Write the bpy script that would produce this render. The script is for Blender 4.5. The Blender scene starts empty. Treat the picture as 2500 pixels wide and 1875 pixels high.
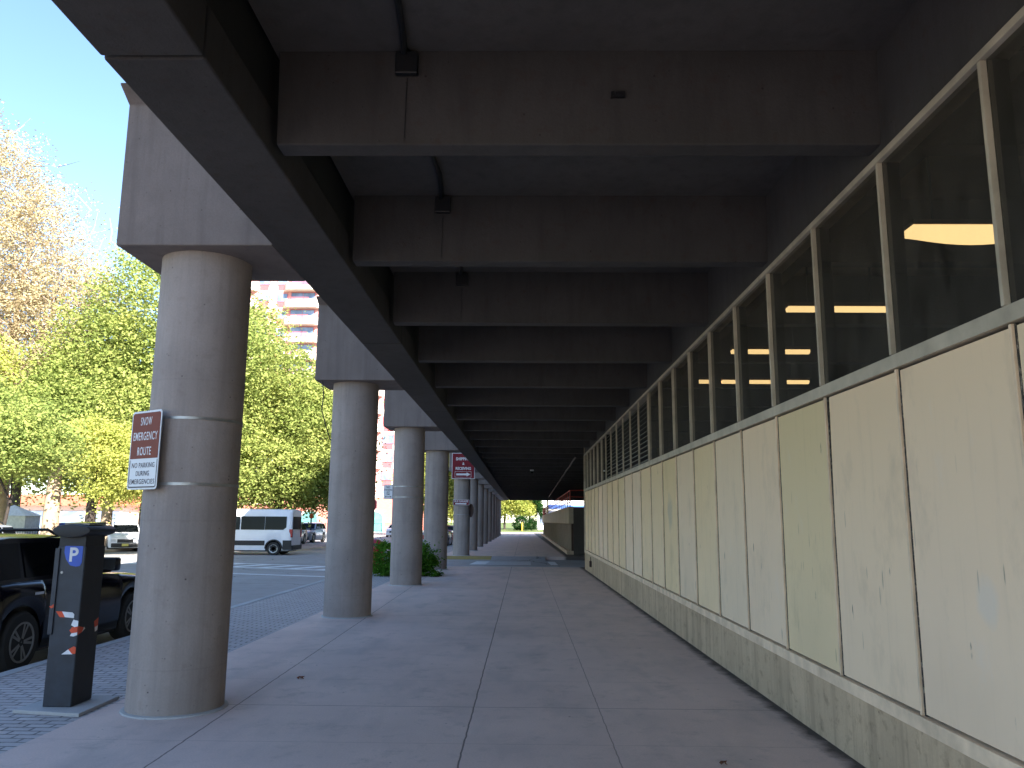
import bpy, bmesh, math, random
import numpy as np
from mathutils import Vector, Matrix
R = math.radians
scn = bpy.context.scene
random.seed(7)
rng = np.random.default_rng(11)

# ------------------------------------------------------------------ camera
CAM_H = 1.6
cam = bpy.data.cameras.new("camera"); camo = bpy.data.objects.new("camera", cam)
scn.collection.objects.link(camo); scn.camera = camo
cam.sensor_width = 36; cam.lens = 36 * 1950 / 2500
cam.clip_start = 0.05; cam.clip_end = 3000
def _n(v): return Vector(v).normalized()
Yc = _n((29, -336.5, -1950)); Zc = _n((80, 11307, -1950)); Zc = (Zc - Zc.dot(Yc) * Yc).normalized(); Xc = Yc.cross(Zc)
camo.matrix_world = Matrix.Translation((0, 0, CAM_H)) @ Matrix((Xc, Yc, Zc)).to_4x4()

# ------------------------------------------------------------------ sky, sun, exposure
SUN_EL, SUN_AZ = 34.0, 146.0      # azimuth clockwise from +Y: from behind right
w = bpy.data.worlds.new("World"); scn.world = w; w.use_nodes = True
nt = w.node_tree; bg = nt.nodes["Background"]; sky = nt.nodes.new("ShaderNodeTexSky")
sky.sky_type = 'NISHITA'; sky.sun_disc = False
sky.sun_elevation = R(SUN_EL); sky.sun_rotation = R(SUN_AZ); sky.air_density = 1.0; sky.dust_density = 0.3; sky.ozone_density = 3.4
nt.links.new(sky.outputs[0], bg.inputs[0]); bg.inputs[1].default_value = 0.088
sl = bpy.data.lights.new("sun", 'SUN'); sl.energy = 5.0; sl.angle = R(0.5); sl.color = (1, .94, .85)
so = bpy.data.objects.new("sun", sl); scn.collection.objects.link(so)
a, e = R(SUN_AZ), R(SUN_EL)
sd = Vector((math.sin(a) * math.cos(e), math.cos(a) * math.cos(e), math.sin(e)))
so.rotation_euler = sd.to_track_quat('Z', 'Y').to_euler(); so.location = (20, -20, 40)
scn.view_settings.view_transform = 'Standard'; scn.view_settings.look = 'None'
scn.view_settings.exposure = 2.3; scn.view_settings.gamma = 1
scn.cycles.max_bounces = 8; scn.cycles.diffuse_bounces = 5; scn.cycles.transparent_max_bounces = 12
scn.cycles.sample_clamp_indirect = 6

# ------------------------------------------------------------------ helpers
COL = scn.collection
class NB:
    """tiny node-graph builder"""
    def __init__(s, name):
        s.m = bpy.data.materials.new(name); s.m.use_nodes = True; s.t = s.m.node_tree
        s.bsdf = s.t.nodes["Principled BSDF"]; s.out = s.t.nodes["Material Output"]
    def n(s, typ, props=None, **ins):
        nd = s.t.nodes.new("ShaderNode" + typ)
        for k, v in (props or {}).items(): setattr(nd, k, v)
        for k, v in ins.items():
            key = int(k[1:]) if k[0] == 'i' and k[1:].isdigit() else k.replace('_', ' ')
            s.set(nd.inputs[key], v)
        return nd
    def set(s, inp, v):
        if isinstance(v, bpy.types.NodeSocket): s.t.links.new(v, inp)
        elif isinstance(v, (tuple, list)) and len(v) == 3 and inp.type == 'RGBA': inp.default_value = (*v, 1)
        else: inp.default_value = v
    def math(s, op, a, b=0.0, c=0.0): return s.n("Math", {'operation': op}, i0=a, i1=b, i2=c).outputs[0]
    def mix(s, f, a, b, mode='MIX'):
        nd = s.t.nodes.new("ShaderNodeMix"); nd.data_type = 'RGBA'; nd.blend_type = mode
        s.set(nd.inputs[0], f); s.set(nd.inputs[6], a); s.set(nd.inputs[7], b); return nd.outputs[2]
    def ramp(s, v, lo, hi, a=0.0, b=1.0):
        return s.n("MapRange", None, i0=v, i1=lo, i2=hi, i3=a, i4=b).outputs[0]
    def coords(s, world=False, scale=(1, 1, 1), jitter=True):
        v = s.n("NewGeometry").outputs[0] if world else s.n("TexCoord").outputs['Object']
        if jitter and not world:
            r = s.n("ObjectInfo").outputs['Random']
            rv = s.n("CombineXYZ", None, X=s.math('MULTIPLY', r, 91.7), Y=s.math('MULTIPLY', r, 53.1), Z=s.math('MULTIPLY', r, 17.0)).outputs[0]
            v = s.n("VectorMath", {'operation': 'ADD'}, i0=v, i1=rv).outputs[0]
        return s.n("Mapping", None, Vector=v, Scale=scale).outputs[0]
    def noise(s, v, scale, detail=4, rough=.55): return s.n("TexNoise", None, Vector=v, Scale=scale, Detail=detail, Roughness=rough).outputs[0]
    def bump(s, h, strength=.3, dist=.02):
        s.set(s.bsdf.inputs['Normal'], s.n("Bump", None, Height=h, Strength=strength, Distance=dist).outputs[0])
    def fin(s, col, rough=.8, metal=0.0, spec=.5):
        s.set(s.bsdf.inputs['Base Color'], col); s.set(s.bsdf.inputs['Roughness'], rough); s.set(s.bsdf.inputs['Metallic'], metal)
        s.set(s.bsdf.inputs['Specular IOR Level'], spec); return s.m

def plain(name, c, rough=.6, metal=0., var=.12, scale=6., spec=.5, coat=0., bump=0.):
    b = NB(name); v = b.coords()
    nz = b.noise(v, scale, 5)
    lo = tuple(x * (1 - var) for x in c); hi = tuple(min(1, x * (1 + var)) for x in c)
    col = b.mix(b.ramp(nz, .3, .7), lo, hi)
    if coat: b.set(b.bsdf.inputs['Coat Weight'], coat); b.set(b.bsdf.inputs['Coat Roughness'], .05)
    if bump: b.bump(b.noise(v, scale * 6, 3), bump, .005)
    return b.fin(col, rough, metal, spec)

def concrete(name, c, streak=.35, stain=(.12, .09, .06), stain_amt=.25, pin=.5, world=False, bump=.25, zs=.18, formz=0.):
    b = NB(name); v = b.coords(world)
    n1 = b.noise(v, 1.1, 6, .6); n2 = b.noise(v, 9, 6, .65); n3 = b.noise(v, 60, 3, .6)
    vs = b.coords(world, (3.2, 3.2, zs)); st = b.noise(vs, 2.4, 6, .65)
    col = b.mix(b.ramp(n1, .3, .7), tuple(x * .8 for x in c), tuple(min(1, x * 1.14) for x in c))
    col = b.mix(b.ramp(st, .47, .75, 0, streak), col, tuple(x * .5 for x in c))
    col = b.mix(b.ramp(st, .2, .38, streak * .8, 0), col, tuple(min(1, x * 1.45) for x in c))
    col = b.mix(b.ramp(n2, .55, .8, 0, stain_amt), col, stain)
    col = b.mix(b.ramp(n3, .35, .65, 0, .25), col, tuple(x * .7 for x in c))
    vo = b.n("TexVoronoi", None, Vector=v, Scale=11.0, Randomness=1.0).outputs[0]
    pm = b.ramp(vo, .06, .10, pin, 0)
    col = b.mix(b.math('MULTIPLY', pm, b.ramp(n2, .45, .6)), col, tuple(x * .25 for x in c))
    if formz:
        z = b.n("SeparateXYZ", None, Vector=b.coords(world, jitter=False)).outputs[2]
        fz = b.math('ABSOLUTE', b.math('SUBTRACT', b.math('MODULO', b.math('ADD', z, 10), formz), formz / 2))
        col = b.mix(b.ramp(fz, .004, .009, .10, 0), col, tuple(x * .4 for x in c))
    b.bump(b.math('ADD', b.math('MULTIPLY', n3, .5), b.math('MULTIPLY', n2, .6)), bump, .012)
    return b.fin(col, .88, 0, .3)

class MB:
    def __init__(s): s.v = []; s.f = []
    def add(s, vs, fs):
        o = len(s.v); s.v += [tuple(p) for p in vs]; s.f += [tuple(i + o for i in f) for f in fs]; return s
    def box(s, x0, x1, y0, y1, z0, z1):
        return s.add([(x0,y0,z0),(x1,y0,z0),(x1,y1,z0),(x0,y1,z0),(x0,y0,z1),(x1,y0,z1),(x1,y1,z1),(x0,y1,z1)],
                     [(0,3,2,1),(4,5,6,7),(0,1,5,4),(1,2,6,5),(2,3,7,6),(3,0,4,7)])
    def prism(s, poly, axis, a, b):
        """2-D polygon extruded along axis from a to b"""
        n = len(poly)
        def P(p, t): return {'x': (t, p[0], p[1]), 'y': (p[0], t, p[1]), 'z': (p[0], p[1], t)}[axis]
        vs = [P(p, a) for p in poly] + [P(p, b) for p in poly]
        return s.add(vs, [tuple(range(n))[::-1], tuple(range(n, 2*n))] + [(i, (i+1)%n, n+(i+1)%n, n+i) for i in range(n)])
    def tube(s, pts, r, k=8, cap=True):
        pts = [Vector(p) for p in pts]; n = len(pts); rs = r if isinstance(r, (list, tuple)) else [r]*n
        vs = []; up = None
        for i, p in enumerate(pts):
            d = (pts[min(i+1, n-1)] - pts[max(i-1, 0)]).normalized()
            if up is None: up = Vector((0,0,1)) if abs(d.z) < .9 else Vector((1,0,0))
            u = d.cross(up).normalized(); w_ = u.cross(d).normalized(); up = w_
            for j in range(k):
                t = 2*math.pi*j/k; vs.append(p + (u*math.cos(t) + w_*math.sin(t))*rs[i])
        fs = [(i*k+j, i*k+(j+1)%k, (i+1)*k+(j+1)%k, (i+1)*k+j) for i in range(n-1) for j in range(k)]
        if cap: fs += [tuple(range(k))[::-1], tuple(range((n-1)*k, n*k))]
        return s.add(vs, fs)
    def lathe(s, prof, c=(0,0,0), axis='z', k=24):
        """profile of (radius, height)"""
        vs = []
        for (r, h) in prof:
            for j in range(k):
                t = 2*math.pi*j/k; a_, b_ = r*math.cos(t), r*math.sin(t)
                p = {'z': (a_, b_, h), 'x': (h, a_, b_), 'y': (b_, h, a_)}[axis]
                vs.append((p[0]+c[0], p[1]+c[1], p[2]+c[2]))
        n = len(prof)
        fs = [(i*k+j, i*k+(j+1)%k, (i+1)*k+(j+1)%k, (i+1)*k+j) for i in range(n-1) for j in range(k)]
        fs += [tuple(range(k))[::-1], tuple(range((n-1)*k, n*k))]
        return s.add(vs, fs)
    def quad(s, a_, b_, c_, d_): return s.add([a_, b_, c_, d_], [(0,1,2,3)])
    def xf(s, M): s.v = [tuple(M @ Vector(p)) for p in s.v]; return s
    def build(s, name, m, parent=None, bevel=0., smooth=None, loc=None, recalc=True):
        me = bpy.data.meshes.new(name); me.from_pydata(s.v, [], s.f)
        bm = bmesh.new(); bm.from_mesh(me)
        if recalc: bmesh.ops.recalc_face_normals(bm, faces=bm.faces)
        if bevel: 
            es = [e for e in bm.edges if len(e.link_faces) == 2 and e.calc_face_angle(0) > .6]
            bmesh.ops.bevel(bm, geom=es, offset=bevel, segments=2, affect='EDGES', profile=.5, clamp_overlap=True)
        bm.to_mesh(me); bm.free()
        if smooth: 
            me.polygons.foreach_set('use_smooth', [True]*len(me.polygons)); me.set_sharp_from_angle(angle=R(smooth))
        me.materials.append(m)
        o = bpy.data.objects.new(name, me); COL.objects.link(o)
        if parent: o.parent = parent
        if loc: o.location = loc
        return o
def tag(o, label=None, cat=None, group=None, kind=None):
    if label: o['label'] = label
    if cat: o['category'] = cat
    if group: o['group'] = group
    if kind: o['kind'] = kind
    return o
def thing(name, label, cat, loc=(0,0,0), rz=0, group=None, scale=1):
    o = bpy.data.objects.new(name, None); COL.objects.link(o); o.location = loc; o.rotation_euler = (0,0,rz); o.scale = (scale,)*3
    o.empty_display_size = .2
    return tag(o, label, cat, group)
def copy_tree(o, parent=None):
    c = o.copy(); COL.objects.link(c); c.parent = parent
    for ch in list(o.children): copy_tree(ch, c)
    return c
def text(txt, size, m, parent, loc, rot, sx=1.0, width=None, name='lettering', bold=0.0, extrude=.0008, space=1.0):
    cu = bpy.data.curves.new(name, 'FONT'); cu.body = txt; cu.size = size; cu.align_x = 'CENTER'; cu.align_y = 'CENTER'
    cu.offset = bold; cu.extrude = extrude; cu.space_character = space
    to = bpy.data.objects.new(name, cu); COL.objects.link(to)
    dg = bpy.context.evaluated_depsgraph_get(); me = bpy.data.meshes.new_from_object(to.evaluated_get(dg))
    bpy.data.objects.remove(to); me.materials.clear(); me.materials.append(m)
    if width: sx = width / (max(v.co.x for v in me.vertices) - min(v.co.x for v in me.vertices))
    o = bpy.data.objects.new(name, me); COL.objects.link(o); o.parent = parent; o.location = loc; o.rotation_euler = rot; o.scale = (sx, 1, 1)
    return o

# ------------------------------------------------------------------ materials
M = {}
M['col'] = concrete('column_concrete', (.325, .275, .25), .5, (.16, .115, .095), .4, 1., bump=.3, formz=1.22)
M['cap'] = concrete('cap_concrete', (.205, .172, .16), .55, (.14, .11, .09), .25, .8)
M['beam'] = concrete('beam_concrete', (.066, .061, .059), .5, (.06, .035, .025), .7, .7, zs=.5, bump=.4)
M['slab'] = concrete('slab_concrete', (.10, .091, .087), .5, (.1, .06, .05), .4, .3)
M['base'] = concrete('base_concrete', (.52, .385, .25), .95, (.15, .11, .065), .95, 1.)
M['dark_conc'] = concrete('dark_concrete', (.075, .062, .05), .3)
M['tan_conc'] = concrete('tan_concrete', (.40, .32, .22), .3)
M['kerb'] = concrete('kerb_granite', (.42, .42, .42), .1, (.2,.2,.2), .4, .4)
M['pad'] = concrete('pad_concrete', (.42, .41, .40), .05, (.25,.22,.2), .2, .3)
M['steel'] = plain('galvanised_steel', (.32, .32, .32), .45, .9, .2)
M['black'] = plain('black_plastic', (.012, .012, .014), .5)
M['rubber'] = plain('tyre_rubber', (.018, .018, .018), .85)
M['frame'] = plain('painted_frame', (.46, .40, .31), .75, 0, .2, 4, spec=.15)
M['rail'] = plain('painted_rail', (.74, .56, .39), .8, 0, .2, 5, spec=.12)
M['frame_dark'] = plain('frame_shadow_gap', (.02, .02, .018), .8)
M['sign_white'] = plain('sign_white', (.62, .62, .64), .4, 0, .06)
M['sign_brown'] = plain('sign_brown', (.17, .028, .013), .5, 0, .08, spec=.2)
M['sign_red'] = plain('sign_maroon', (.16, .006, .015), .5, 0, .08, spec=.2)
M['sign_ink'] = plain('sign_ink', (.02, .012, .03), .5)
M['red'] = plain('red_paint', (.35, .01, .02), .4)
M['rail_red'] = plain('red_oxide_rail', (.40, .05, .03), .5)
M['blue'] = plain('blue_sticker', (.01, .07, .42), .4)
M['navy'] = plain('navy_powder_coat', (.016, .022, .035), .45, .1, .25, 9, bump=.1)
M['navy_dark'] = plain('charcoal_powder_coat', (.014, .013, .013), .6, 0, .25, 9, bump=.1)
M['lamp_yellow'] = plain('yellow_paint', (.75, .45, .03), .5)
M['white_paint'] = plain('white_paint', (.8, .8, .8), .4)
M['rust'] = plain('rusty_steel', (.05, .025, .018), .8)

def paver_mat():
    b = NB('grey_pavers'); v = b.coords(True)
    rv = b.n("VectorRotate", {'rotation_type': 'Z_AXIS'}, Vector=v, Angle=R(0)).outputs[0]
    br = b.n("TexBrick", {'offset': .5}, Vector=rv, Color1=(.40,.36,.35), Color2=(.52,.47,.45), Mortar=(.07,.065,.065), Scale=1.0, i5=.012, i6=.3, i7=0.0, i8=.21, i9=.105)
    n1 = b.noise(v, 1.3, 5); n2 = b.noise(v, 30, 4)
    col = b.mix(b.ramp(n1, .3, .7, 0, .5), br.outputs[0], (.30, .27, .26))
    col = b.mix(b.ramp(n2, .35, .7, 0, .35), col, (.6, .55, .53))
    b.bump(b.math('ADD', b.math('MULTIPLY', br.outputs[1], -.9), b.math('MULTIPLY', n2, .4)), .7, .012)
    return b.fin(col, .85, 0, .3)
M['paver'] = paver_mat()

def walk_mat():
    b = NB('walkway_concrete'); v = b.coords(True)
    xyz = b.n("SeparateXYZ", None, Vector=v); X, Y_ = xyz.outputs[0], xyz.outputs[1]
    n1 = b.noise(v, .7, 6, .6); n2 = b.noise(v, 4.5, 7, .65); n3 = b.noise(v, 70, 3); n4 = b.noise(b.coords(True, (1.0, .35, 1)), 2.2, 6)
    c = (.225, .21, .20)
    col = b.mix(b.ramp(n1, .3, .7), (.60,.455,.40), (.73, .555, .48))
    col = b.mix(b.ramp(n4, .5, .72, 0, .45), col, (.33, .29, .275))
    col = b.mix(b.ramp(n2, .56, .75, 0, .4), col, (.30, .25, .225))
    col = b.mix(b.ramp(n2, .25, .4, .35, 0), col, (.66, .59, .54))
    col = b.mix(b.ramp(n3, .3, .7, 0, .3), col, (.33, .29, .27))
    def wob(s_): return b.math('MULTIPLY', b.math('SUBTRACT', b.noise(v, s_, 3), .5), .02)
    def line(coord, at, w0, amt):
        d = b.math('ABSOLUTE', b.math('SUBTRACT', b.math('ADD', coord, wob(6)), at)); return b.ramp(d, w0, w0 * 2.1, amt, 0)
    def rep(coord, x0, p, w0, amt):
        d = b.math('ABSOLUTE', b.math('SUBTRACT', b.math('MODULO', b.math('ADD', b.math('ADD', coord, wob(5)), 1000*p - x0 + p/2), p), p/2)); return b.ramp(d, w0, w0 * 2.1, amt, 0)
    j = b.math('MAXIMUM', line(X, -.43, .004, .75), line(X, .66, .003, .5))
    j = b.math('MAXIMUM', j, line(b.math('ADD', X, b.math('MULTIPLY', Y_, .02)), -2.36, .004, .7))
    j = b.math('MAXIMUM', j, rep(Y_, 7.36, 6.85, .004, .6))
    j = b.math('MAXIMUM', j, rep(Y_, 6.19, 1.17*2, .004, .2))
    col = b.mix(j, col, (.035, .032, .03))
    vo = b.n("TexVoronoi", None, Vector=v, Scale=2.2, Randomness=1.0).outputs[0]
    col = b.mix(b.ramp(vo, .015, .03, .8, 0), col, (.05, .045, .04))
    # grime gathered along the foot of the right hand wall
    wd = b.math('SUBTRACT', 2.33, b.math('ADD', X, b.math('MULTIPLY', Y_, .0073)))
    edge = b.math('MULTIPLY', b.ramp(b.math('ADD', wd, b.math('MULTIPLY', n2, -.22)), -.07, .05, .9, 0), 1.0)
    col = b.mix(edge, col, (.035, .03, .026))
    v3 = b.n("TexVoronoi", None, Vector=v, Scale=4.7, Randomness=1.0).outputs[0]
    col = b.mix(b.math('MULTIPLY', b.ramp(v3, .03, .07, .7, 0), b.ramp(n1, .45, .6)), col, (.16,.14,.12))
    v4 = b.n("TexNoise", None, Vector=v, Scale=1.7, Detail=8, Roughness=.75).outputs[0]
    col = b.mix(b.ramp(v4, .56, .70, 0, .45), col, (.25,.22,.20))
    b.bump(b.math('SUBTRACT', b.math('ADD', b.math('MULTIPLY', n3, .3), b.math('MULTIPLY', n2, .3)), j), .35, .01)
    return b.fin(col, .8, 0, .35)
M['walk'] = walk_mat()

def asphalt_mat():
    b = NB('asphalt'); v = b.coords(True)
    n1 = b.noise(v, .25, 5); n2 = b.noise(v, 3, 6); n3 = b.noise(v, 90, 3)
    col = b.mix(b.ramp(n1, .3, .7), (.29,.265,.25), (.38, .345, .33))
    col = b.mix(b.ramp(n2, .5, .7, 0, .5), col, (.18, .17, .17))
    col = b.mix(b.ramp(n3, .3, .7, 0, .5), col, (.34, .325, .32))
    cr = b.n("TexVoronoi", {'feature': 'DISTANCE_TO_EDGE'}, Vector=b.n("VectorMath", {'operation': 'ADD'}, i0=v, i1=b.n("TexNoise", None, Vector=v, Scale=1.2, Detail=5).outputs[1]).outputs[0], Scale=.16).outputs[0]
    col = b.mix(b.ramp(cr, .002, .006, .75, 0), col, (.03, .03, .03))
    b.bump(n3, .4, .01)
    return b.fin(col, .85, 0, .3)
M['asphalt'] = asphalt_mat()
M['asphalt_dark'] = plain('dark_asphalt', (.09,.08,.075), .85, 0, .3, 3)
def worn_paint(name, c, amt=.55):
    b = NB(name); v = b.coords(True); n = b.noise(v, 18, 6, .7)
    return b.fin(b.mix(b.ramp(n, .45, .7, 0, amt), c, (.14,.14,.15)), .7)
M['mark'] = worn_paint('road_paint', (.72,.71,.71), .4)
M['mark_yellow'] = worn_paint('yellow_road_paint', (.45,.36,.12), .7)
M['kerb_yellow'] = worn_paint('yellow_kerb_paint', (.32,.24,.08), .4)
def grass_mat():
    b = NB('grass'); v = b.coords(True); n = b.noise(v, .5, 6); n2 = b.noise(v, 25, 4)
    col = b.mix(b.ramp(n, .3, .7), (.07,.12,.02), (.17,.19,.04)); col = b.mix(b.ramp(n2, .3, .7, 0, .5), col, (.04,.06,.012))
    b.bump(n2, 1, .05); return b.fin(col, .9)
M['grass'] = grass_mat()
M['plaza'] = plain('plaza_paving', (.46,.38,.33), .85, 0, .2, 1.2)

def brick_mat(name, c1, c2, sc=1.0):
    b = NB(name); v = b.coords()
    vv = b.n("SeparateXYZ", None, Vector=v); v2 = b.n("CombineXYZ", None, X=b.math('ADD', vv.outputs[0], vv.outputs[1]), Y=vv.outputs[2]).outputs[0]
    br = b.n("TexBrick", None, Vector=v2, Color1=c1, Color2=c2, Mortar=tuple(min(1, x*1.3) for x in c1), Scale=sc, i5=.012, i8=.24, i9=.08)
    n = b.noise(v, .4, 4); return b.fin(b.mix(b.ramp(n, .3, .7, 0, .25), br.outputs[0], tuple(x*.7 for x in c1)), .85)
M['brick'] = brick_mat('pale_brick', (.46,.22,.21), (.54,.29,.27))
M['brick_red'] = brick_mat('red_brick', (.48,.17,.13), (.55,.22,.17))
M['cream'] = plain('cream_precast', (.68,.60,.52), .8, 0, .08, .6)
M['panel_red'] = plain('red_grille', (.42,.08,.09), .6)
M['tile'] = plain('terracotta_roof', (.45,.13,.07), .8, 0, .25, 2)

def glass_mat(name, tint=(.25,.27,.3), refl=.08, rough=.02):
    b = NB(name)
    tr = b.n("BsdfTransparent", None, Color=(*tint, 1)); gl = b.n("BsdfGlossy", None, Color=(1,1,1,1), Roughness=rough)
    fr = b.n("Fresnel", None, IOR=1.45)
    mx = b.n("MixShader", None, i0=fr.outputs[0], i1=tr.outputs[0], i2=gl.outputs[0])
    df = b.n("BsdfDiffuse", None, Color=(.55,.5,.42,1)); dn = b.noise(b.coords(False, (2,2,.8)), 2.5, 6, .7)
    m2 = b.n("MixShader", None, i0=b.ramp(dn, .3, .7, .035, .10), i1=mx.outputs[0], i2=df.outputs[0])
    b.t.links.new(m2.outputs[0], b.out.inputs[0]); return b.m
M['glass'] = glass_mat('dark_window_glass', (.42,.40,.34))
M['bglass'] = plain('far_window_glass', (.15,.20,.30), .08, 0, .5, .6, spec=.9)
M['carglass'] = plain('car_glass', (.003,.004,.005), .06, 0, .3, 3, spec=.12)

def lit(name, c, st):
    b = NB(name); b.set(b.bsdf.inputs['Emission Color'], (*c, 1)); b.set(b.bsdf.inputs['Emission Strength'], st)
    return b.fin(c, .5)
M['tube'] = lit('lamp_diffuser', (1., .72, .36), .62)
M['room'] = plain('room_wall', (.17,.11,.075), .9)

# ------------------------------------------------------------------ ground
def sheet(name, poly, z, m, label=None, thick=0):
    mb = MB()
    if thick: mb.prism(poly, 'z', z - thick, z)
    else: mb.add([(x, y, z) for x, y in poly], [tuple(range(len(poly)))])
    o = mb.build(name, m); o['kind'] = 'structure'
    if label: o['label'] = label
    return o
def rect(x0, x1, y0, y1): return [(x0,y0),(x1,y0),(x1,y1),(x0,y1)]
sheet('ground', rect(-900, 900, -300, 1600), -.24, M['grass'])
sheet('road', rect(-22, 60, -60, 400), -.15, M['asphalt'], thick=.05)
sheet('pavement', rect(-27, -22, -60, 400), 0.0, M['plaza'], thick=.2)
sheet('plaza', rect(-80, -27, 60, 118), -.05, M['plaza'], thick=.15)
# walkway under the deck, pavers and kerb; the kerb curls right at the driveway
def corner(cx_, cy_, r, a0, a1, n=10): return [(cx_ + r*math.cos(R(a0 + (a1-a0)*i/n)), cy_ + r*math.sin(R(a0 + (a1-a0)*i/n))) for i in range(n+1)]
sheet('walkway', [(-3.6,-12),(2.36,-12),(2.36,29.6),(-3.6,29.6)], 0.0, M['walk'], thick=.3)
pv = [(-5.32,-12),(-3.6,-12),(-3.6,29.6)] + corner(-3.6, 27.9, 1.72, 90, 180)
sheet('pavers', pv, 0.0, M['paver'], thick=.3)
kb = MB()
outer = [(-5.47,-12)] + [(x,y) for x,y in corner(-3.6, 27.9, 1.87, 180, 90)] + [(2.36, 29.77)]
inner = [(-5.32,-12)] + [(x,y) for x,y in corner(-3.6, 27.9, 1.72, 180, 90)] + [(2.36, 29.62)]
for i in range(len(outer)-1):
    a_, b_, c_, d_ = inner[i], inner[i+1], outer[i+1], outer[i]
    kb.prism([a_, b_, c_, d_], 'z', -.2, .006)
o = kb.build('kerb', M['kerb']); o['kind'] = 'structure'
sheet('far_walkway', [(-3.9,38.2),(-.95,38.2),(3.4,38.2),(3.4,118),(-3.9,118)], 0.0, M['walk'], thick=.3)
sheet('far_pavers', rect(-5.3,-3.9,40,118), 0.0, M['paver'], thick=.3)
o = MB().box(-5.45,-5.3,40,118,-.2,.006).build('far_kerb', M['kerb']); o['kind'] = 'structure'
o = MB().box(-3.9,-1.5,38.04,38.2,-.2,.012).build('yellow_kerb', M['kerb_yellow']); o['kind'] = 'structure'
o = MB().add([(-1.5,36.9,-.145),(1.0,36.9,-.145),(1.0,38.25,.004),(-1.5,38.25,.004)], [(0,1,2,3)]).build('kerb_ramp', M['asphalt']); o['kind'] = 'structure'
sheet('lawn', rect(-30, 4, 128, 420), .02, M['grass'], thick=.2)
sheet('far_paving', rect(-5.45, 30, 118, 128), .0, M['pad'], thick=.2)
sheet('park_lawn', rect(-80, -27, -60, 60), -.02, M['grass'], thick=.2)
def mark(poly, m='mark', z=-.146, name='road_marking'):
    mb = MB().add([(x,y,z) for x,y in poly], [tuple(range(len(poly)))]); return tag(mb.build(name, M[m]), kind='structure')
# crosswalk over the street with slanted bars, and a stop line
def lin(x, x0, y0, x1, y1): return y0 + (x - x0) * (y1 - y0) / (x1 - x0)
up = lambda x: 30.9 - .40*(x + 7.2); lo = lambda x: 28.9 - .40*(x + 7.0)
mb = MB()
def strip(f, x0, x1, w_):
    mb.add([(x0,f(x0),-.146),(x1,f(x1),-.146),(x1,f(x1)+w_,-.146),(x0,f(x0)+w_,-.146)], [(0,1,2,3)])
up = lambda x: 31.2 - .46*(x + 7.6); lo = lambda x: 28.8 - .40*(x + 7.0); st = lambda x: 25.6 - .34*(x + 6.25)
strip(up, -20, -5.6, .32); strip(lo, -20, -5.6, .32); strip(st, -13.2, -5.7, .32)
x = -20
while x < -6:
    mb.add([(x, lo(x)+.3, -.1455),(x+.5, lo(x+.5)+.3, -.1455),(x+1.3, up(x+1.3), -.1455),(x+.8, up(x+.8), -.1455)], [(0,1,2,3)]); x += 1.25
tag(mb.build('crosswalk_marking', M['mark']), kind='structure')
for y0 in range(46, 180, 1): pass
mb = MB()
for dx in (-13.4, -13.15): mb.add([(dx,42,-.146),(dx+.11,42,-.146),(dx+.11,200,-.146),(dx,200,-.146)], [(0,1,2,3)])
tag(mb.build('centre_line', M['mark_yellow']), kind='structure')
mb = MB()
for k, y in enumerate((33.75, 34.45, 35.15, 35.9)):
    mb.add([(-2.15 + .05*k, y, -.146),(.30, y, -.146),(.30, y+.3, -.146),(-2.15 + .05*k, y+.3, -.146)], [(0,1,2,3)])
mb.add([(-2.25,33.75,-.1455),(-1.6,33.75,-.1455),(-1.5,36.4,-.1455),(-2.1,36.4,-.1455)], [(0,1,2,3)])
mb.add([(1.12,33.7,-.146),(1.42,33.7,-.146),(1.38,36.4,-.146),(1.05,36.4,-.146)], [(0,1,2,3)])
tag(mb.build('driveway_marking', M['mark']), kind='structure')

# ------------------------------------------------------------------ overhead deck
PITCH = 6.8
col_y = [7.22 + PITCH*k for k in range(4)] + [39.0 + 6.65*k for k in range(9)]
deck = thing('overhead_deck', 'dark precast concrete deck of cross beams overhead, spanning from the columns to the window wall', 'concrete deck', (0, 0, 3.98))
dz = -3.98
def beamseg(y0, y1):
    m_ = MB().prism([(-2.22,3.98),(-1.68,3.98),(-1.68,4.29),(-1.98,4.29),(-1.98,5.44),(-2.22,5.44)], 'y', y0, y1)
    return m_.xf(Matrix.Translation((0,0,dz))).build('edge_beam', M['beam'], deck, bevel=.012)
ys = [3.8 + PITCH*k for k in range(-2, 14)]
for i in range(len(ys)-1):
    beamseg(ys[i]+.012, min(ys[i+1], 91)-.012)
k = -5
XR = 12.0
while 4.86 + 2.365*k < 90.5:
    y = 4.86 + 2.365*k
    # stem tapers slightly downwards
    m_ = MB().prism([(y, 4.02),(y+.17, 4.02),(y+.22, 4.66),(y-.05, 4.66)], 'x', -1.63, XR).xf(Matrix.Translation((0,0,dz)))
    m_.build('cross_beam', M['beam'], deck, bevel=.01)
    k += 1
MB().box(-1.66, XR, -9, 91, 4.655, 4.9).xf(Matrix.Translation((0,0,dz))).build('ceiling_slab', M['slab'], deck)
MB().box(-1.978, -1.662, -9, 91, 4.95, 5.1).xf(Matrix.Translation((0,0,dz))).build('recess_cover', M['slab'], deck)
MB().box(-1.975, -1.70, -9, 90.9, 4.30, 4.94).xf(Matrix.Translation((0,0,dz))).build('recess_shade', M['frame_dark'], deck)  # dark box standing in for the deep shade of the open recess
MB().box(-2.23, 26, -9, 91.0, 5.445, 16.5).xf(Matrix.Translation((0,0,dz))).build('upper_storeys', M['cap'], deck)  # unseen near end shaped to stop short, so the sunlit street bounces light in
MB().box(2.42, 26, -9, -3.45, -.02, 5.44).xf(Matrix.Translation((0,0,dz))).build('unseen_sun_block', M['cap'], deck)  # unseen mass added behind the camera to keep sun out from under the deck
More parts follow.
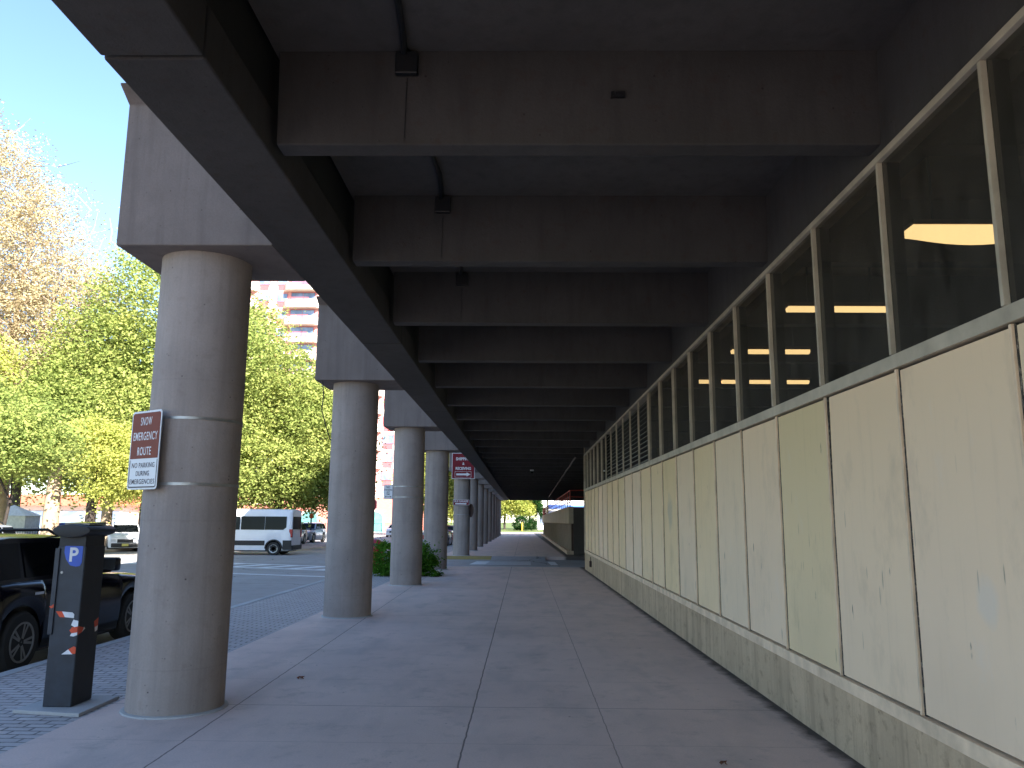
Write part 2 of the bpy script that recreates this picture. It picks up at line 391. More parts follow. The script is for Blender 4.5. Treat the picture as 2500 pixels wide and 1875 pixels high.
MB().box(-1.66, XR, 91.0, 91.25, 3.98, 5.44).xf(Matrix.Translation((0,0,dz))).build('end_beam', M['beam'], deck)

# ------------------------------------------------------------------ columns
lab = ['nearest round concrete column, with the snow emergency sign strapped to it',
 'second round concrete column from the camera, with bare shaft, past the sign column',
 'round concrete column in front of the green bush, with thin steel straps',
 'round concrete column behind the green bush, last before the driveway',
 'round concrete column carrying the red shipping sign across the driveway',
 'first round column behind the one with the red signs', 'second round column behind the one with the red signs',
 'third round column behind the one with the red signs', 'fourth round column behind the one with the red signs',
 'fifth round column behind the one with the red signs', 'sixth round column behind the one with the red signs',
 'second to last round column at the far end of the walkway', 'last round column, at the far open end of the walkway']
sh = None
for i, y in enumerate(col_y):
    if sh is None:
        c = thing('concrete_column', lab[i], 'column', (-3.0, y, 0), 0, 'round columns along the kerb side')
        MB().lathe([(.40, 0), (.40, 1.0), (.40, 2.0), (.40, 3.0), (.40, 3.98)], k=48).build('shaft', M['col'], c, smooth=40)
        MB().lathe([(.435, 0), (.43, .012), (.402, .018)], k=48).build('mortar_ring', M['pad'], c, smooth=40)
        prof = [(-.54, 3.98),(.54, 3.98),(.54, 5.42),(-.74, 5.42),(-.54, 5.33-.02)]
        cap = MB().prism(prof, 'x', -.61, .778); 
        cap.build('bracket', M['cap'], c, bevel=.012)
        sh = c
    else:
        c = copy_tree(sh); c.location = (-3.0, y, 0); c['label'] = lab[i]

# ------------------------------------------------------------------ window wall on the right
wall = thing('panel_wall', 'long cream panelled wall with a band of dark windows above and concrete plinth', 'wall', (2.33, 0, 0), R(.418))
def panel_mat(name, c, top=None, spot=None, spotcol=None, dirt=.3):
    b = NB(name); v = b.coords(); o = b.coords(False, jitter=False); xyz = b.n("SeparateXYZ", None, Vector=o)
    n1 = b.noise(v, .9, 5); n2 = b.noise(v, 5, 6); n3 = b.noise(b.coords(False, (8, 8, .5)), 2, 6)
    col = b.mix(b.ramp(n1, .3, .7), tuple(x*.93 for x in c), tuple(min(.9, x*1.05) for x in c))
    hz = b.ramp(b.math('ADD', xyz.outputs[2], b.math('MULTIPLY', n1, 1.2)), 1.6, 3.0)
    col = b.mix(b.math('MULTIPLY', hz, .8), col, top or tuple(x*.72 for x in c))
    col = b.mix(b.ramp(n3, .56, .8, 0, dirt), col, tuple(x*.5 for x in c))
    # scuffs: short dark vertical scratches, mostly low down
    sc = b.n("TexVoronoi", None, Vector=b.coords(False, (5, 5, 1.1)), Scale=1.3, Randomness=1.0).outputs[0]
    col = b.mix(b.math('MULTIPLY', b.ramp(sc, .05, .075, .85, 0), b.ramp(n2, .45, .55)), col, (.06,.055,.05))
    s2 = b.n("TexVoronoi", None, Vector=b.coords(False, (14, 14, 1.6)), Scale=1.1, Randomness=1.0).outputs[0]
    low = b.ramp(xyz.outputs[2], 2.2, .7)
    col = b.mix(b.math('MULTIPLY', b.math('MULTIPLY', b.ramp(s2, .085, .12, .95, 0), low), b.ramp(n1, .42, .55)), col, (.07,.06,.05))
    blotch = b.noise(b.coords(False, (1.4, 1.4, .7)), 1.7, 7, .7)
    col = b.mix(b.ramp(blotch, .53, .70, 0, .42), col, tuple(x*.62 for x in c))
    col = b.mix(b.ramp(blotch, .2, .38, .3, 0), col, (.72,.68,.66))
    if spot:
        dy = b.math('DIVIDE', b.math('SUBTRACT', xyz.outputs[1], spot[0]), spot[2]); dz_ = b.math('DIVIDE', b.math('SUBTRACT', xyz.outputs[2], spot[1]), spot[3])
        rr = b.math('ADD', b.math('ADD', b.math('MULTIPLY', dy, dy), b.math('MULTIPLY', dz_, dz_)), b.math('MULTIPLY', b.math('SUBTRACT', n2, .5), 2.2))
        col = b.mix(b.ramp(rr, .35, 1.25, .55, 0), col, spotcol)
    b.bump(n2, .06, .01)
    return b.fin(col, .6, 0, .22)
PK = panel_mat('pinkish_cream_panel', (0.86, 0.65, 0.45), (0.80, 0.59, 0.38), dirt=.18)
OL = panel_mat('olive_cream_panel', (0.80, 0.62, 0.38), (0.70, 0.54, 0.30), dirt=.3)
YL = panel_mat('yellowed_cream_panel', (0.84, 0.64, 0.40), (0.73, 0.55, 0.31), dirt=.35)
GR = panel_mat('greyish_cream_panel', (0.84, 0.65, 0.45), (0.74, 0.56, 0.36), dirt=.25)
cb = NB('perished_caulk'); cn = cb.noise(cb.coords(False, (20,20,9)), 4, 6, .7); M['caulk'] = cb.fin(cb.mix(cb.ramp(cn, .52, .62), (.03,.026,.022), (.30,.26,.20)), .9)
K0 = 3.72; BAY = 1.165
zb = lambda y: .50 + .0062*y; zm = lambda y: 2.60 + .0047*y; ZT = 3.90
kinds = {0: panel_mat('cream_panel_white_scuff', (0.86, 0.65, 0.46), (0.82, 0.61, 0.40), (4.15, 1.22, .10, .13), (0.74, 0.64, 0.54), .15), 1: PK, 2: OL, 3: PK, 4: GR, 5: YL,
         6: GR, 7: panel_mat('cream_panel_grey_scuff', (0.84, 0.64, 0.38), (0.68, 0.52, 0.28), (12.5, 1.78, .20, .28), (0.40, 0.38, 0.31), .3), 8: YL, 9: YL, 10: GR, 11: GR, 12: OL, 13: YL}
base = MB()
nb_ = 21
for k in range(-6, nb_):
    y0 = K0 + BAY*k; y1 = y0 + BAY
    base.add([(0,y0,0),(0,y1,0),(0,y1,zb(y1)-.1),(0,y0,zb(y0)-.1),(.3,y0,0),(.3,y1,0),(.3,y1,zb(y1)-.1),(.3,y0,zb(y0)-.1)],
             [(0,1,2,3),(3,2,6,7)])
base.add([(0, K0+BAY*nb_, 0),(12,K0+BAY*nb_,0),(12,K0+BAY*nb_,zb(28)-.1),(0,K0+BAY*nb_,zb(28)-.1)], [(0,1,2,3)])
base.build('plinth', M['base'], wall)
YE = K0 + BAY*nb_; YS = K0 - 6*BAY
def slope_bar(name, x0, x1, f0, f1, m, ya=YS, yb=YE):
    return MB().add([(x0,ya,f0(ya)),(x1,ya,f0(ya)),(x1,yb,f0(yb)),(x0,yb,f0(yb)),(x0,ya,f1(ya)),(x1,ya,f1(ya)),(x1,yb,f1(yb)),(x0,yb,f1(yb))],
        [(0,3,2,1),(4,5,6,7),(0,1,5,4),(1,2,6,5),(2,3,7,6),(3,0,4,7)]).build(name, m, wall, bevel=.003)
slope_bar('bottom_rail', -.022, .08, lambda y: zb(y)-.095, lambda y: zb(y)-.012, M['rail'])
slope_bar('middle_rail', -.022, .10, lambda y: zm(y)-.075, lambda y: zm(y)+.01, M['frame'])
slope_bar('top_rail', -.03, .12, lambda y: ZT, lambda y: ZT+.044, M['frame'])
MB().box(.0, .3, YS, YE, ZT+.047, 4.653).build('header_beam', M['beam'], wall)
MB().box(.055, .075, YS, YE-.02, .1, 2.6).build('backing', M['frame_dark'], wall)
random.seed(3)
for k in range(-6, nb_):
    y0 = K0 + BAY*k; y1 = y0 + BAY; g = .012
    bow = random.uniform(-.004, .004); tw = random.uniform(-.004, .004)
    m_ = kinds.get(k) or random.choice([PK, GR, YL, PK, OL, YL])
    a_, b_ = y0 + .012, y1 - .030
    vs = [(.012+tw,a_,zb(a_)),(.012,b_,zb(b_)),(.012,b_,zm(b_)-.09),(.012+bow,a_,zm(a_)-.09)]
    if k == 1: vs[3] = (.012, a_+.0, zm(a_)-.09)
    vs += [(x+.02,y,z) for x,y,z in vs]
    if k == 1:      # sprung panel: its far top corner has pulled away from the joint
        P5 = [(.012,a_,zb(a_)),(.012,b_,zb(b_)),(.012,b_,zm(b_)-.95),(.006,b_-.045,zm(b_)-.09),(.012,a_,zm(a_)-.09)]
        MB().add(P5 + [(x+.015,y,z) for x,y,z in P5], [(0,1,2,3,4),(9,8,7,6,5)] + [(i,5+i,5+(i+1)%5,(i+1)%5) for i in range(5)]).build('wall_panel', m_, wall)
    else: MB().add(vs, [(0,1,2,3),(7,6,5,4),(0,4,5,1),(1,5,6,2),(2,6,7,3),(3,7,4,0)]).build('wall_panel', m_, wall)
    # joint cover strip between panels (a light batten with the dark gap beside it)
    MB().box(-.004, .05, y0-.010, y0+.012, zb(y0)-.01, zm(y0)-.078).build('joint_strip', M['rail'], wall, bevel=.002)
    MB().box(.0105, .05, y0-.028, y0-.012, zb(y0)-.01, zm(y0)-.078).build('caulk_joint', M['caulk'], wall)
    MB().box(-.028, .006, y0-.014, y0+.014, zm(y0)+.012, ZT-.002).build('mullion', M['frame'], wall, bevel=.003)
    if 9 <= k < 15:
        l = MB().box(.12,.14,y0+.02,y1-.02,zm(y0)+.01,ZT)
        l.build('louvre_backing', M['frame_dark'], wall)
        lv = MB(); z = zm(y0) + .06
        while z < ZT - .04:
            lv.add([(-.01,y0+.025,z-.028),(-.01,y1-.025,z-.028),(.05,y1-.025,z+.02),(.05,y0+.025,z+.02),(-.01,y0+.025,z-.022),(-.01,y1-.025,z-.022),(.05,y1-.025,z+.028),(.05,y0+.025,z+.028)],
                   [(0,1,2,3),(7,6,5,4),(0,4,5,1),(1,5,6,2),(2,6,7,3),(3,7,4,0)]); z += .088
        lv.build('louvre', plain('louvre_slat', (.20,.20,.17), .6) if 'lv' not in M else M['lv'], wall)
    else:
        MB().add([(.004, y0+.016, zm(y0)), (.004, y0+.016, ZT+.01), (.004, y1-.016, ZT+.01), (.004, y1-.016, zm(y0))], [(0,1,2,3)]).build('window_pane', M['glass'], wall, recalc=False)
        MB().box(.010, .11, y0-.02, y0+.02, zm(y0), ZT).build('inner_frame', M['frame_dark'], wall)
MB().box(-.01, 12, YE, YE+.12, 0, 4.64).build('end_wall', M['base'], wall)
MB().box(-.035, .10, YE-.03, YE+.005, zb(YE)-.1, ZT).build('corner_post', M['frame'], wall)
# the room behind the windows
room = MB()
for q in [((.3,YS,.45),(.3,YE-.1,.45),(9,YE-.1,.45),(9,YS,.45)), ((.3,YS,4.62),(.3,YE-.1,4.62),(9,YE-.1,4.62),(9,YS,4.62)),
          ((9,YS,.45),(9,YE-.1,.45),(9,YE-.1,4.62),(9,YS,4.62)), ((.3,YS,.45),(9,YS,.45),(9,YS,4.62),(.3,YS,4.62)), ((.3,YE-.1,.45),(9,YE-.1,.45),(9,YE-.1,4.62),(.3,YE-.1,4.62)),
          ((.3,YS,.45),(.3,YE-.1,.45),(.3,YE-.1,2.6),(.3,YS,2.6))]:
    room.quad(*q)
room.build('inner_room', M['room'], wall, recalc=False)
# little rusty outlet near the far corner of the plinth
ob = thing('outlet_box', 'small rusty outlet box on the plinth near the far wall corner', 'outlet box', (2.13, 25.9, .30))
MB().box(-.05,.02,-.12,.12,-.09,.09).build('box_body', M['rust'], ob, bevel=.01); MB().box(-.02,.0,-.015,.015,.09,.22).build('pipe_stub', M['rust'], ob)

def lampfix(x0, x1, y, z, w_, h, label):
    o = thing('ceiling_lamp', label, 'lamp', (x0, y, z), 0, 'lit lamps behind the window band')
    prof = [(-w_/2, .02),(-w_/2, 0),(-w_*.35, -h*.7),(-w_*.15, -h),(w_*.15, -h),(w_*.35, -h*.7),(w_/2, 0),(w_/2, .02)]
    n = 10; L = x1 - x0; vs = []; fs = []
    for i in range(n+1):
        t = i/n; s_ = (.45 + .55*math.sin(math.pi*t)) if h > .06 else 1
        for (a_, b_) in prof: vs.append((L*t, a_, b_*(s_ if b_ < 0 else 1)))
    kk = len(prof)
    for i in range(n):
        for j in range(kk): fs.append((i*kk+j, i*kk+(j+1)%kk, (i+1)*kk+(j+1)%kk, (i+1)*kk+j))
    fs += [tuple(range(kk)), tuple(range(n*kk, (n+1)*kk))]
    MB().add(vs, fs).build('diffuser', M['tube'], o, smooth=50)
    MB().box(0, L, -w_/2-.01, w_/2+.01, .022, .06).build('housing', M['room'], o)
    MB().box(L*.2, L*.2+.015, -.01, .01, .06, 4.6-z).build('hanger', M['black'], o); MB().box(L*.8, L*.8+.015, -.01, .01, .06, 4.6-z).build('hanger', M['black'], o)
lampfix(2.99, 3.98, 6.0, 3.86, .2, .10, 'big curved lit lamp in the nearest dark window')
lampfix(2.73, 3.82, 8.1, 3.80, .1, .03, 'lit strip lamp in the window row, second from the camera')
lampfix(2.69, 3.69, 10.2, 3.80, .1, .03, 'lit strip lamp in the window row, third from the camera')
lampfix(2.62, 3.05, 12.4, 3.79, .1, .03, 'short lit strip lamp, left one of the farthest two rows')
lampfix(3.10, 4.45, 12.4, 3.79, .1, .03, 'long lit strip lamp, right one of the farthest rows')

# ------------------------------------------------------------------ things under the ceiling
def conduit(yb, label):
    o = thing('ceiling_conduit', label, 'conduit', (-.78, yb, 4.6), 0, 'conduits with junction boxes under the ceiling')
    pts = [(.02*math.sin(t*1.3), -2.16 + 2.08*t/8, .02) for t in range(9)]
    MB().tube(pts, .022, 8).build('pipe', M['black'], o)
    MB().box(-.075, .075, -.10, -.052, -.13, .03).build('junction_box', M['black'], o, bevel=.008)
    MB().tube([(0, -.035, -.13), (-.01, -.022, -.55)], .003, 6).build('cable', M['black'], o)
conduit(4.86, 'dark conduit with square box on the nearest ceiling beam')
conduit(7.225, 'dark conduit with box on the second ceiling beam')
conduit(9.59, 'dark conduit with box on the third ceiling beam')
o = thing('beam_bracket', 'small dark metal fitting on the nearest ceiling beam face', 'fitting', (.6, 4.84, 4.35))
MB().box(-.045,.045,-.03,0.0,-.02,.02).build('plate', M['black'], o); MB().box(-.02,.02,-.05,-.03,-.01,.01).build('bolt', M['black'], o)
o = thing('dome_camera', 'small round security camera hanging under the far ceiling beams', 'security camera', (.37, 37.9, 3.98))
MB().lathe([(.09,.05),(.09,0),(.07,-.02)], k=16).build('mount', M['white_paint'], o, smooth=40); MB().lathe([(.075,-.02),(.07,-.07),(.04,-.11),(.005,-.12)], k=16).build('dome', M['carglass'], o, smooth=60)
o = thing('hanging_pipe', 'long lagged pipe hanging under the ceiling beyond the panelled wall', 'pipe', (1.85, 29, 3.9))
pts = [(.0 + .45*t/24, 47*t/24*1.0, .02*math.sin(t*2.1)) for t in range(25)]
MB().tube(pts, [.035 + .010*math.sin(t*3.3) for t in range(25)], 8).build('pipe_run', M['cap'], o)
for t in range(0, 25, 3): MB().box(pts[t][0]-.012, pts[t][0]+.012, pts[t][1]-.01, pts[t][1]+.01, .05, .75).build('hanger', M['black'], o)

# ------------------------------------------------------------------ ramp wall beyond the driveway
rw = thing('ramp_wall', 'low tan ramp wall with ribbed lower face beyond the driveway', 'wall', (2.25, 40.9, 0))
MB().box(0, .25, 0, 59, 1.53, 2.38).build('parapet', M['tan_conc'], rw, bevel=.01)
MB().box(.14, .25, .05, 59, .1, 1.528).build('recessed_face', plain('brown_infill', (.085,.045,.028), .8, 0, .3, 2), rw)
rb = MB()
y = .0
while y < 58.9: rb.box(.105, .14, y, y+.07, .18, 1.53); y += 1.0
rb.build('rib', M['tan_conc'], rw)
MB().box(-.08, .3, 0, 59, 0, .18).build('kerb_foot', M['base'], rw)
MB().box(.25, .85, -.02, 8, 0, 2.36).build('end_pier', M['dark_conc'], rw, bevel=.01)
MB().box(1.6, 12, 3, 3.2, 0, 3.0).build('ramp_side', M['dark_conc'], rw)
rl = thing('ramp_railing', 'red metal railing on top of the tan ramp wall', 'railing', (2.33, 40.9, 2.38))
for zz in (.22, .5, .8): MB().tube([(0,0,zz),(0,58,zz)], .026, 6).build('rail', M['rail_red'], rl)
y = 0
while y < 58: MB().tube([(0,y,0),(0,y,.82)], .035, 6).build('post', M['rail_red'], rl); y += 2.4
MB().tube([(0,0,.8),(.7,0,.82),(2.6,.1,.5)], .025, 6).build('handrail', M['rail_red'], rl)
for zz in (.22,.5): MB().tube([(0,0,zz),(2.6,.1,zz-.1)], .02, 6).build('rail', M['rail_red'], rl)
bw = thing('service_bay_wall', 'dark concrete wall deep inside the driveway under the deck', 'wall', (12.2, 28, 0))
MB().box(0,.3,0,63,0,4.6).build('wall_face', M['dark_conc'], bw)

# ------------------------------------------------------------------ parking pay station
ps = thing('pay_station', 'dark blue parking pay station with peeling tape beside the nearest column', 'parking meter', (-3.94, 7.2, 0), 0)
tag(MB().add([(-.31,-.25,.001),(.31,-.36,.001),(.30,.32,.001),(-.26,.36,.001),(-.31,-.25,.03),(.31,-.36,.03),(.30,.32,.03),(-.26,.36,.03)],
   [(0,3,2,1),(4,5,6,7),(0,1,5,4),(1,2,6,5),(2,3,7,6),(3,0,4,7)]).build('concrete_pad', M['pad'], ps, bevel=.004))
MB().box(-.12,.12,-.15,.18,.03,1.36).build('cabinet', M['navy'], ps, bevel=.006)
MB().box(.1202,.123,-.145,.175,.04,1.355).build('side_panel', M['navy_dark'], ps)
MB().box(-.115,.115,-.145,.175,1.36,1.47).build('neck', M['navy_dark'], ps)
hd = MB().prism([(-.25,1.505),(-.22,1.47),(-.14,1.445),(-.02,1.435),(.14,1.445),(.24,1.47),(.27,1.50),(.22,1.535),(.0,1.555),(-.18,1.54)], 'y', -.20, .24)
hd = MB().add([(x*(.66 if i < 10 else .70), y, z) for i, (x,y,z) in enumerate(hd.v)], hd.f)
hd.build('hood', M['navy_dark'], ps, bevel=.012, smooth=40)
MB().add([(-.10,-.12,1.562),(.12,-.12,1.562),(.12,.16,1.572),(-.10,.16,1.572),(-.10,-.12,1.545),(.12,-.12,1.545),(.12,.16,1.545),(-.10,.16,1.545)],
   [(0,1,2,3),(0,4,5,1),(1,5,6,2),(2,6,7,3),(3,7,4,0)]).build('solar_panel', plain('solar_cell', (.03,.05,.10), .1, 0, .3, 20, spec=.9), ps)
bd = MB().prism([(-.055,1.365),(.095,1.365),(.10,1.36),(.10,1.225),(.085,1.195),(.05,1.19),(.0,1.20),(-.04,1.25),(-.06,1.31),(-.06,1.355)], 'y', -.1525, -.1502).build('badge', M['blue'], ps)
text('P', .165, M['sign_white'], bd, (.022, -.154, 1.285), (R(90),0,0), .95, bold=.004)
MB().box(-.135,-.095,-.165,-.15,.62,1.345).build('door_edge', M['navy'], ps, bevel=.004)
MB().lathe([(.011,-.156),(.011,-.15)], (-.065,0,1.14), 'y', 14).build('lock', M['steel'], ps)
OR = plain('orange_tape', (.62,.07,.02), .6); WH = plain('white_tape', (.7,.7,.72), .6)
def tape(polys):
    """torn tape: alternate orange and white pieces; the orange piece is the part, white stripes its sub-parts"""
    par = None
    for (poly, m_, side) in polys:
        if side == 'f': g = MB().prism(poly, 'y', -.1522, -.1503)
        else: g = MB().prism(poly, 'x', .1232, .125)
        o_ = g.build('tape' if par is None else 'tape_stripe', m_, par or ps)
        if par is None: par = o_
tape([([(-.085,.815),(-.03,.812),(-.0,.765),(-.045,.765)], OR, 'f'), ([(-.03,.812),(.06,.805),(.078,.79),(.078,.758),(-.0,.765)], WH, 'f')])
tape([([(.06,.70),(.075,.745),(.119,.735),(.119,.69),(.09,.683)], WH, 'f'), ([(.05,.655),(.07,.683),(.119,.685),(.119,.64),(.07,.632)], OR, 'f'), ([(.058,.61),(.07,.634),(.119,.64),(.119,.618),(.09,.606)], WH, 'f')])
tape([([(-.148,.69),(-.148,.62),(-.09,.635),(-.06,.67)], OR, 's'), ([(-.09,.635),(-.04,.66),(-.06,.675)], M['cream'], 's')])
tape([([(.055,.50),(.10,.525),(.119,.515),(.119,.465),(.09,.463)], OR, 'f'), ([(.0,.458),(.055,.50),(.095,.46)], WH, 'f')])
tape([([(.10,.70),(.17,.73),(.17,.66),(.12,.65)], OR, 's'), ([(.12,.65),(.17,.66),(.165,.62),(.13,.61)], M['cream'], 's')])
MB().prism([(-.137,.855),(-.118,.86),(-.10,.875),(-.10,.845),(-.12,.84)], 'y', -.168, -.1655).build('tape', OR, ps)

# ------------------------------------------------------------------ signs
def ring(name, z, r, par, m=M['steel'], h=.012):
    t = MB()
    k_ = 48
    for s_ in (0,):
        vs = []
        for rr, zz in ((r, z-h), (r+.004, z-h), (r+.004, z+h), (r, z+h)):
            for j in range(k_): vs.append((rr*math.cos(2*math.pi*j/k_), rr*math.sin(2*math.pi*j/k_), zz))
        fs = [(i*k_+j, i*k_+(j+1)%k_, ((i+1)%4)*k_+(j+1)%k_, ((i+1)%4)*k_+j) for i in range(4) for j in range(k_)]
        t.add(vs, fs)
    return t.build(name, m, par, smooth=40)
def rrect(w_, h, r, n=5):
    p = []
    for cx_, cy_, a0 in ((w_/2-r, h/2-r, 0), (-w_/2+r, h/2-r, 90), (-w_/2+r, -h/2+r, 180), (w_/2-r, -h/2+r, 270)):
        for i in range(n+1): p.append((cx_ + r*math.cos(R(a0+90*i/n)), cy_ + r*math.sin(R(a0+90*i/n))))
    return p
# snow emergency sign, strapped to the nearest column: local frame -y is the sign's face
sg = thing('snow_route_sign', 'brown and white snow emergency route sign strapped to the nearest column', 'sign', (-3.275, 6.845, 2.19), R(-33))
face = MB().prism(rrect(.44, .68, .03), 'y', -.004, 0).build('plate', M['sign_white'], sg)
bt = MB().prism([(x, z) for x, z in rrect(.41, .645, .022) if z > 0] + [(-.205,-.075),(.205,-.075)], 'y', -.0062, -.0042).build('brown_field', M['sign_brown'], sg)
bd_ = [(-.205,-.086),(-.198,-.086),(-.198,-.308),(-.19,-.314),(.19,-.314),(.198,-.308),(.198,-.086),(.205,-.086),(.205,-.312),(.19,-.325),(-.19,-.325),(-.205,-.312)]
MB().prism(bd_, 'y', -.006, -.0042).build('border_line', M['sign_ink'], sg)
rx = (R(90), 0, 0)
for t_, z_, s_, x_ in (('SNOW', .245, .100, .165), ('EMERGENCY', .115, .100, .355), ('ROUTE', -.015, .100, .20)): text(t_, s_, M['sign_white'], sg, (0,-.0068,z_), rx, width=x_, bold=.0006, extrude=.0004, space=1.12)
for t_, z_, s_, x_ in (('NO PARKING', -.135, .060, .335), ('DURING', -.205, .060, .195), ('EMERGENCIES', -.275, .060, .365)): text(t_, s_, M['sign_ink'], sg, (0,-.0052,z_), rx, width=x_, bold=.0003, extrude=.0004, space=1.1)
for z_ in (.28, -.29):
    cy = Vector((-3.0, 7.22, 0)) - Vector((-3.275, 6.845, 0)); cy = Matrix.Rotation(R(33), 3, 'Z') @ cy
    r_ = ring('strap', z_, .401, sg); r_.location = (cy.x, cy.y, 0)
    MB().box(-.03,.03,0,.06,z_-.012,z_+.012).build('clamp', M['steel'], sg)
# no standing sign
ns = thing('no_standing_sign', 'small white no standing sign strapped beside the column at the bush', 'sign', (-3.50, 20.72, 2.335), R(-12))
MB().prism(rrect(.25,.37,.025), 'y', -.004, 0).build('plate', M['sign_ink'], ns); MB().prism(rrect(.235,.355,.02), 'y', -.006, -.0042).build('face', M['sign_white'], ns)
for t_, z_, s_ in (('NO', .12, .075), ('STANDING', .05, .052), ('ANY', -.005, .05), ('TIME', -.06, .05)): text(t_, s_, M['sign_ink'], ns, (0,-.0066,z_), rx, .85, bold=.001)
MB().prism([(-.1,-.125),(-.06,-.105),(-.06,-.118),(.06,-.118),(.06,-.105),(.1,-.125),(.06,-.145),(.06,-.132),(-.06,-.132),(-.06,-.145)], 'y', -.0075, -.0062).build('arrow', M['sign_ink'], ns)
for z_ in (.135, -.135):
    cy = Vector((-3.0, 20.82, 0)) - Vector((-3.50, 20.72, 0)); cy = Matrix.Rotation(R(12), 3, 'Z') @ cy
    r_ = ring('strap', z_, .401, ns); r_.location = (cy.x, cy.y, 0)
    MB().tube([(.05,0.002,z_),(.13,.03,z_)], .008, 6).build('clamp', M['steel'], ns)
# big red shipping sign
sp = thing('shipping_sign', 'large red shipping and receiving sign with a white arrow', 'sign', (-2.91, 38.36, 4.22), 0)
MB().box(-.55,.55,-.02,0.02,-.62,.62).build('panel', M['sign_white'], sp, bevel=.004)
MB().box(-.528,.528,-.024,-.0205,-.595,.595).build('red_field', M['sign_red'], sp)
text('SHIPPING', .19, M['sign_white'], sp, (0,-.026,.33), rx, .9, bold=.005); text('&', .17, M['sign_white'], sp, (0,-.026,.10), rx, .9, bold=.003); text('RECEIVING', .18, M['sign_white'], sp, (0,-.026,-.13), rx, .84, bold=.005)
fr_ = MB()
for q in ((-.40,.38,-.545,-.535),(-.40,.38,-.275,-.265)): fr_.box(q[0],q[1],-.0262,-.0245,q[2],q[3])
for q in ((-.40,-.39),(.37,.38)): fr_.box(q[0],q[1],-.0262,-.0245,-.534,-.276)
fr_.build('arrow_frame', M['sign_white'], sp)
MB().prism([(-.33,-.36),(.16,-.36),(.16,-.31),(.35,-.405),(.16,-.50),(.16,-.45),(-.33,-.45)], 'y', -.0275, -.0245).build('arrow', M['sign_white'], sp)
bs = thing('bus_garage_sign', 'narrow maroon bus garage sign below the large red sign', 'sign', (-3.0, 38.55, 2.49), 0)
MB().box(-.39,.39,-.015,0.03,-.13,.13).build('panel', M['sign_white'], bs, bevel=.003); MB().box(-.375,.375,-.019,-.0155,-.115,.115).build('red_field', M['sign_red'], bs)
text('BUS GARAGE', .12, M['sign_white'], bs, (0,-.021,.05), rx, .92, bold=.003); MB().prism([(-.28,-.03),(.18,-.03),(.18,-.01),(.28,-.06),(.18,-.105),(.18,-.09),(-.28,-.09)], 'y', -.0215, -.0195).build('arrow', M['sign_white'], bs)
def octa(r): return [(r*math.cos(R(22.5+45*i)), r*math.sin(R(22.5+45*i))) for i in range(8)]
sb = thing('stop_sign', 'stop sign seen edge on from behind, on the side of the red sign column', 'stop sign', (-2.55, 38.85, 2.12), R(-62))
MB().prism(octa(.33), 'y', -.004, .004).build('back_plate', M['rust'], sb); MB().prism(octa(.32), 'y', .0045, .007).build('red_face', M['red'], sb)
text('STOP', .2, M['sign_white'], sb, (0,.0085,0), (R(90),0,R(180)), .8)
r_ = ring('strap', 1.92, .401, sb); r_.parent = None; r_.location = (-3.0, 39.0, 0); r_.parent = sb; r_.matrix_parent_inverse = (Matrix.Translation(sb.location) @ Matrix.Rotation(R(-62), 4, 'Z')).inverted()
s2 = thing('stop_sign', 'red stop sign on a post half hidden behind the second column', 'stop sign', (-5.80, 30.2, 0), R(8))
MB().tube([(0,.02,-.15),(0,.02,2.5)], .025, 8).build('post', M['steel'], s2)
MB().prism([(x, z+2.2) for x, z in octa(.31)], 'y', -.01, -.004).build('white_edge', M['sign_white'], s2); MB().prism([(x, z+2.2) for x, z in octa(.29)], 'y', -.0125, -.0102).build('red_face', M['red'], s2)
text('STOP', .2, M['sign_white'], s2, (0,-.0135,2.2), rx, .8, bold=.003)

hc = thing('hanging_cable', 'thin loose cable hanging beside the second column cap', 'cable', (-3.5, 13.6, 3.98)); MB().tube([(0,0,0),(.02,.02,-.25),(.0,.03,-.5),(.08,.08,-.8),(.13,.2,-1.0)], .010, 6).build('cable_run', M['black'], hc)
# litter bin with a domed lid
lb = thing('litter_bin', 'red litter bin with a domed lid behind the bush', 'litter bin', (-4.86, 26.6, 0))
MB().lathe([(.27,0),(.29,.05),(.29,.70),(.30,.72)], k=24).build('body', M['red'], lb, smooth=40)
MB().lathe([(.31,.72),(.31,.76),(.27,.88),(.18,.97),(.06,1.01),(.01,1.015)], k=24).build('dome_lid', M['red'], lb, smooth=60)
MB().box(-.12,.12,-.31,-.25,.78,.88).build('flap', M['black'], lb)

# fallen leaves
LF = plain('dry_leaf', (.16,.05,.02), .8, 0, .4, 40)
def leaf(x, y, s_, label):
    pts = []
    for i in range(14):
        t = 2*math.pi*i/14; r_ = s_*(1 if i % 2 else .5); pts.append((r_*math.cos(t), r_*math.sin(t)*.8, .012*math.sin(t*3)+.008))
    o_ = MB().add([(0,0,.02)] + pts, [(0, i+1, (i+1)%14+1) for i in range(14)]).build('fallen_leaf', LF, recalc=False); o_.location = (x,y,.004)
    tag(o_, label, 'leaf', 'dry leaves on the walkway')
leaf(-2.28, 8.55, .045, 'dry brown leaf beside a floor joint near the nearest column')
leaf(1.35, 5.75, .03, 'small dry leaf on the walkway near the right hand plinth')

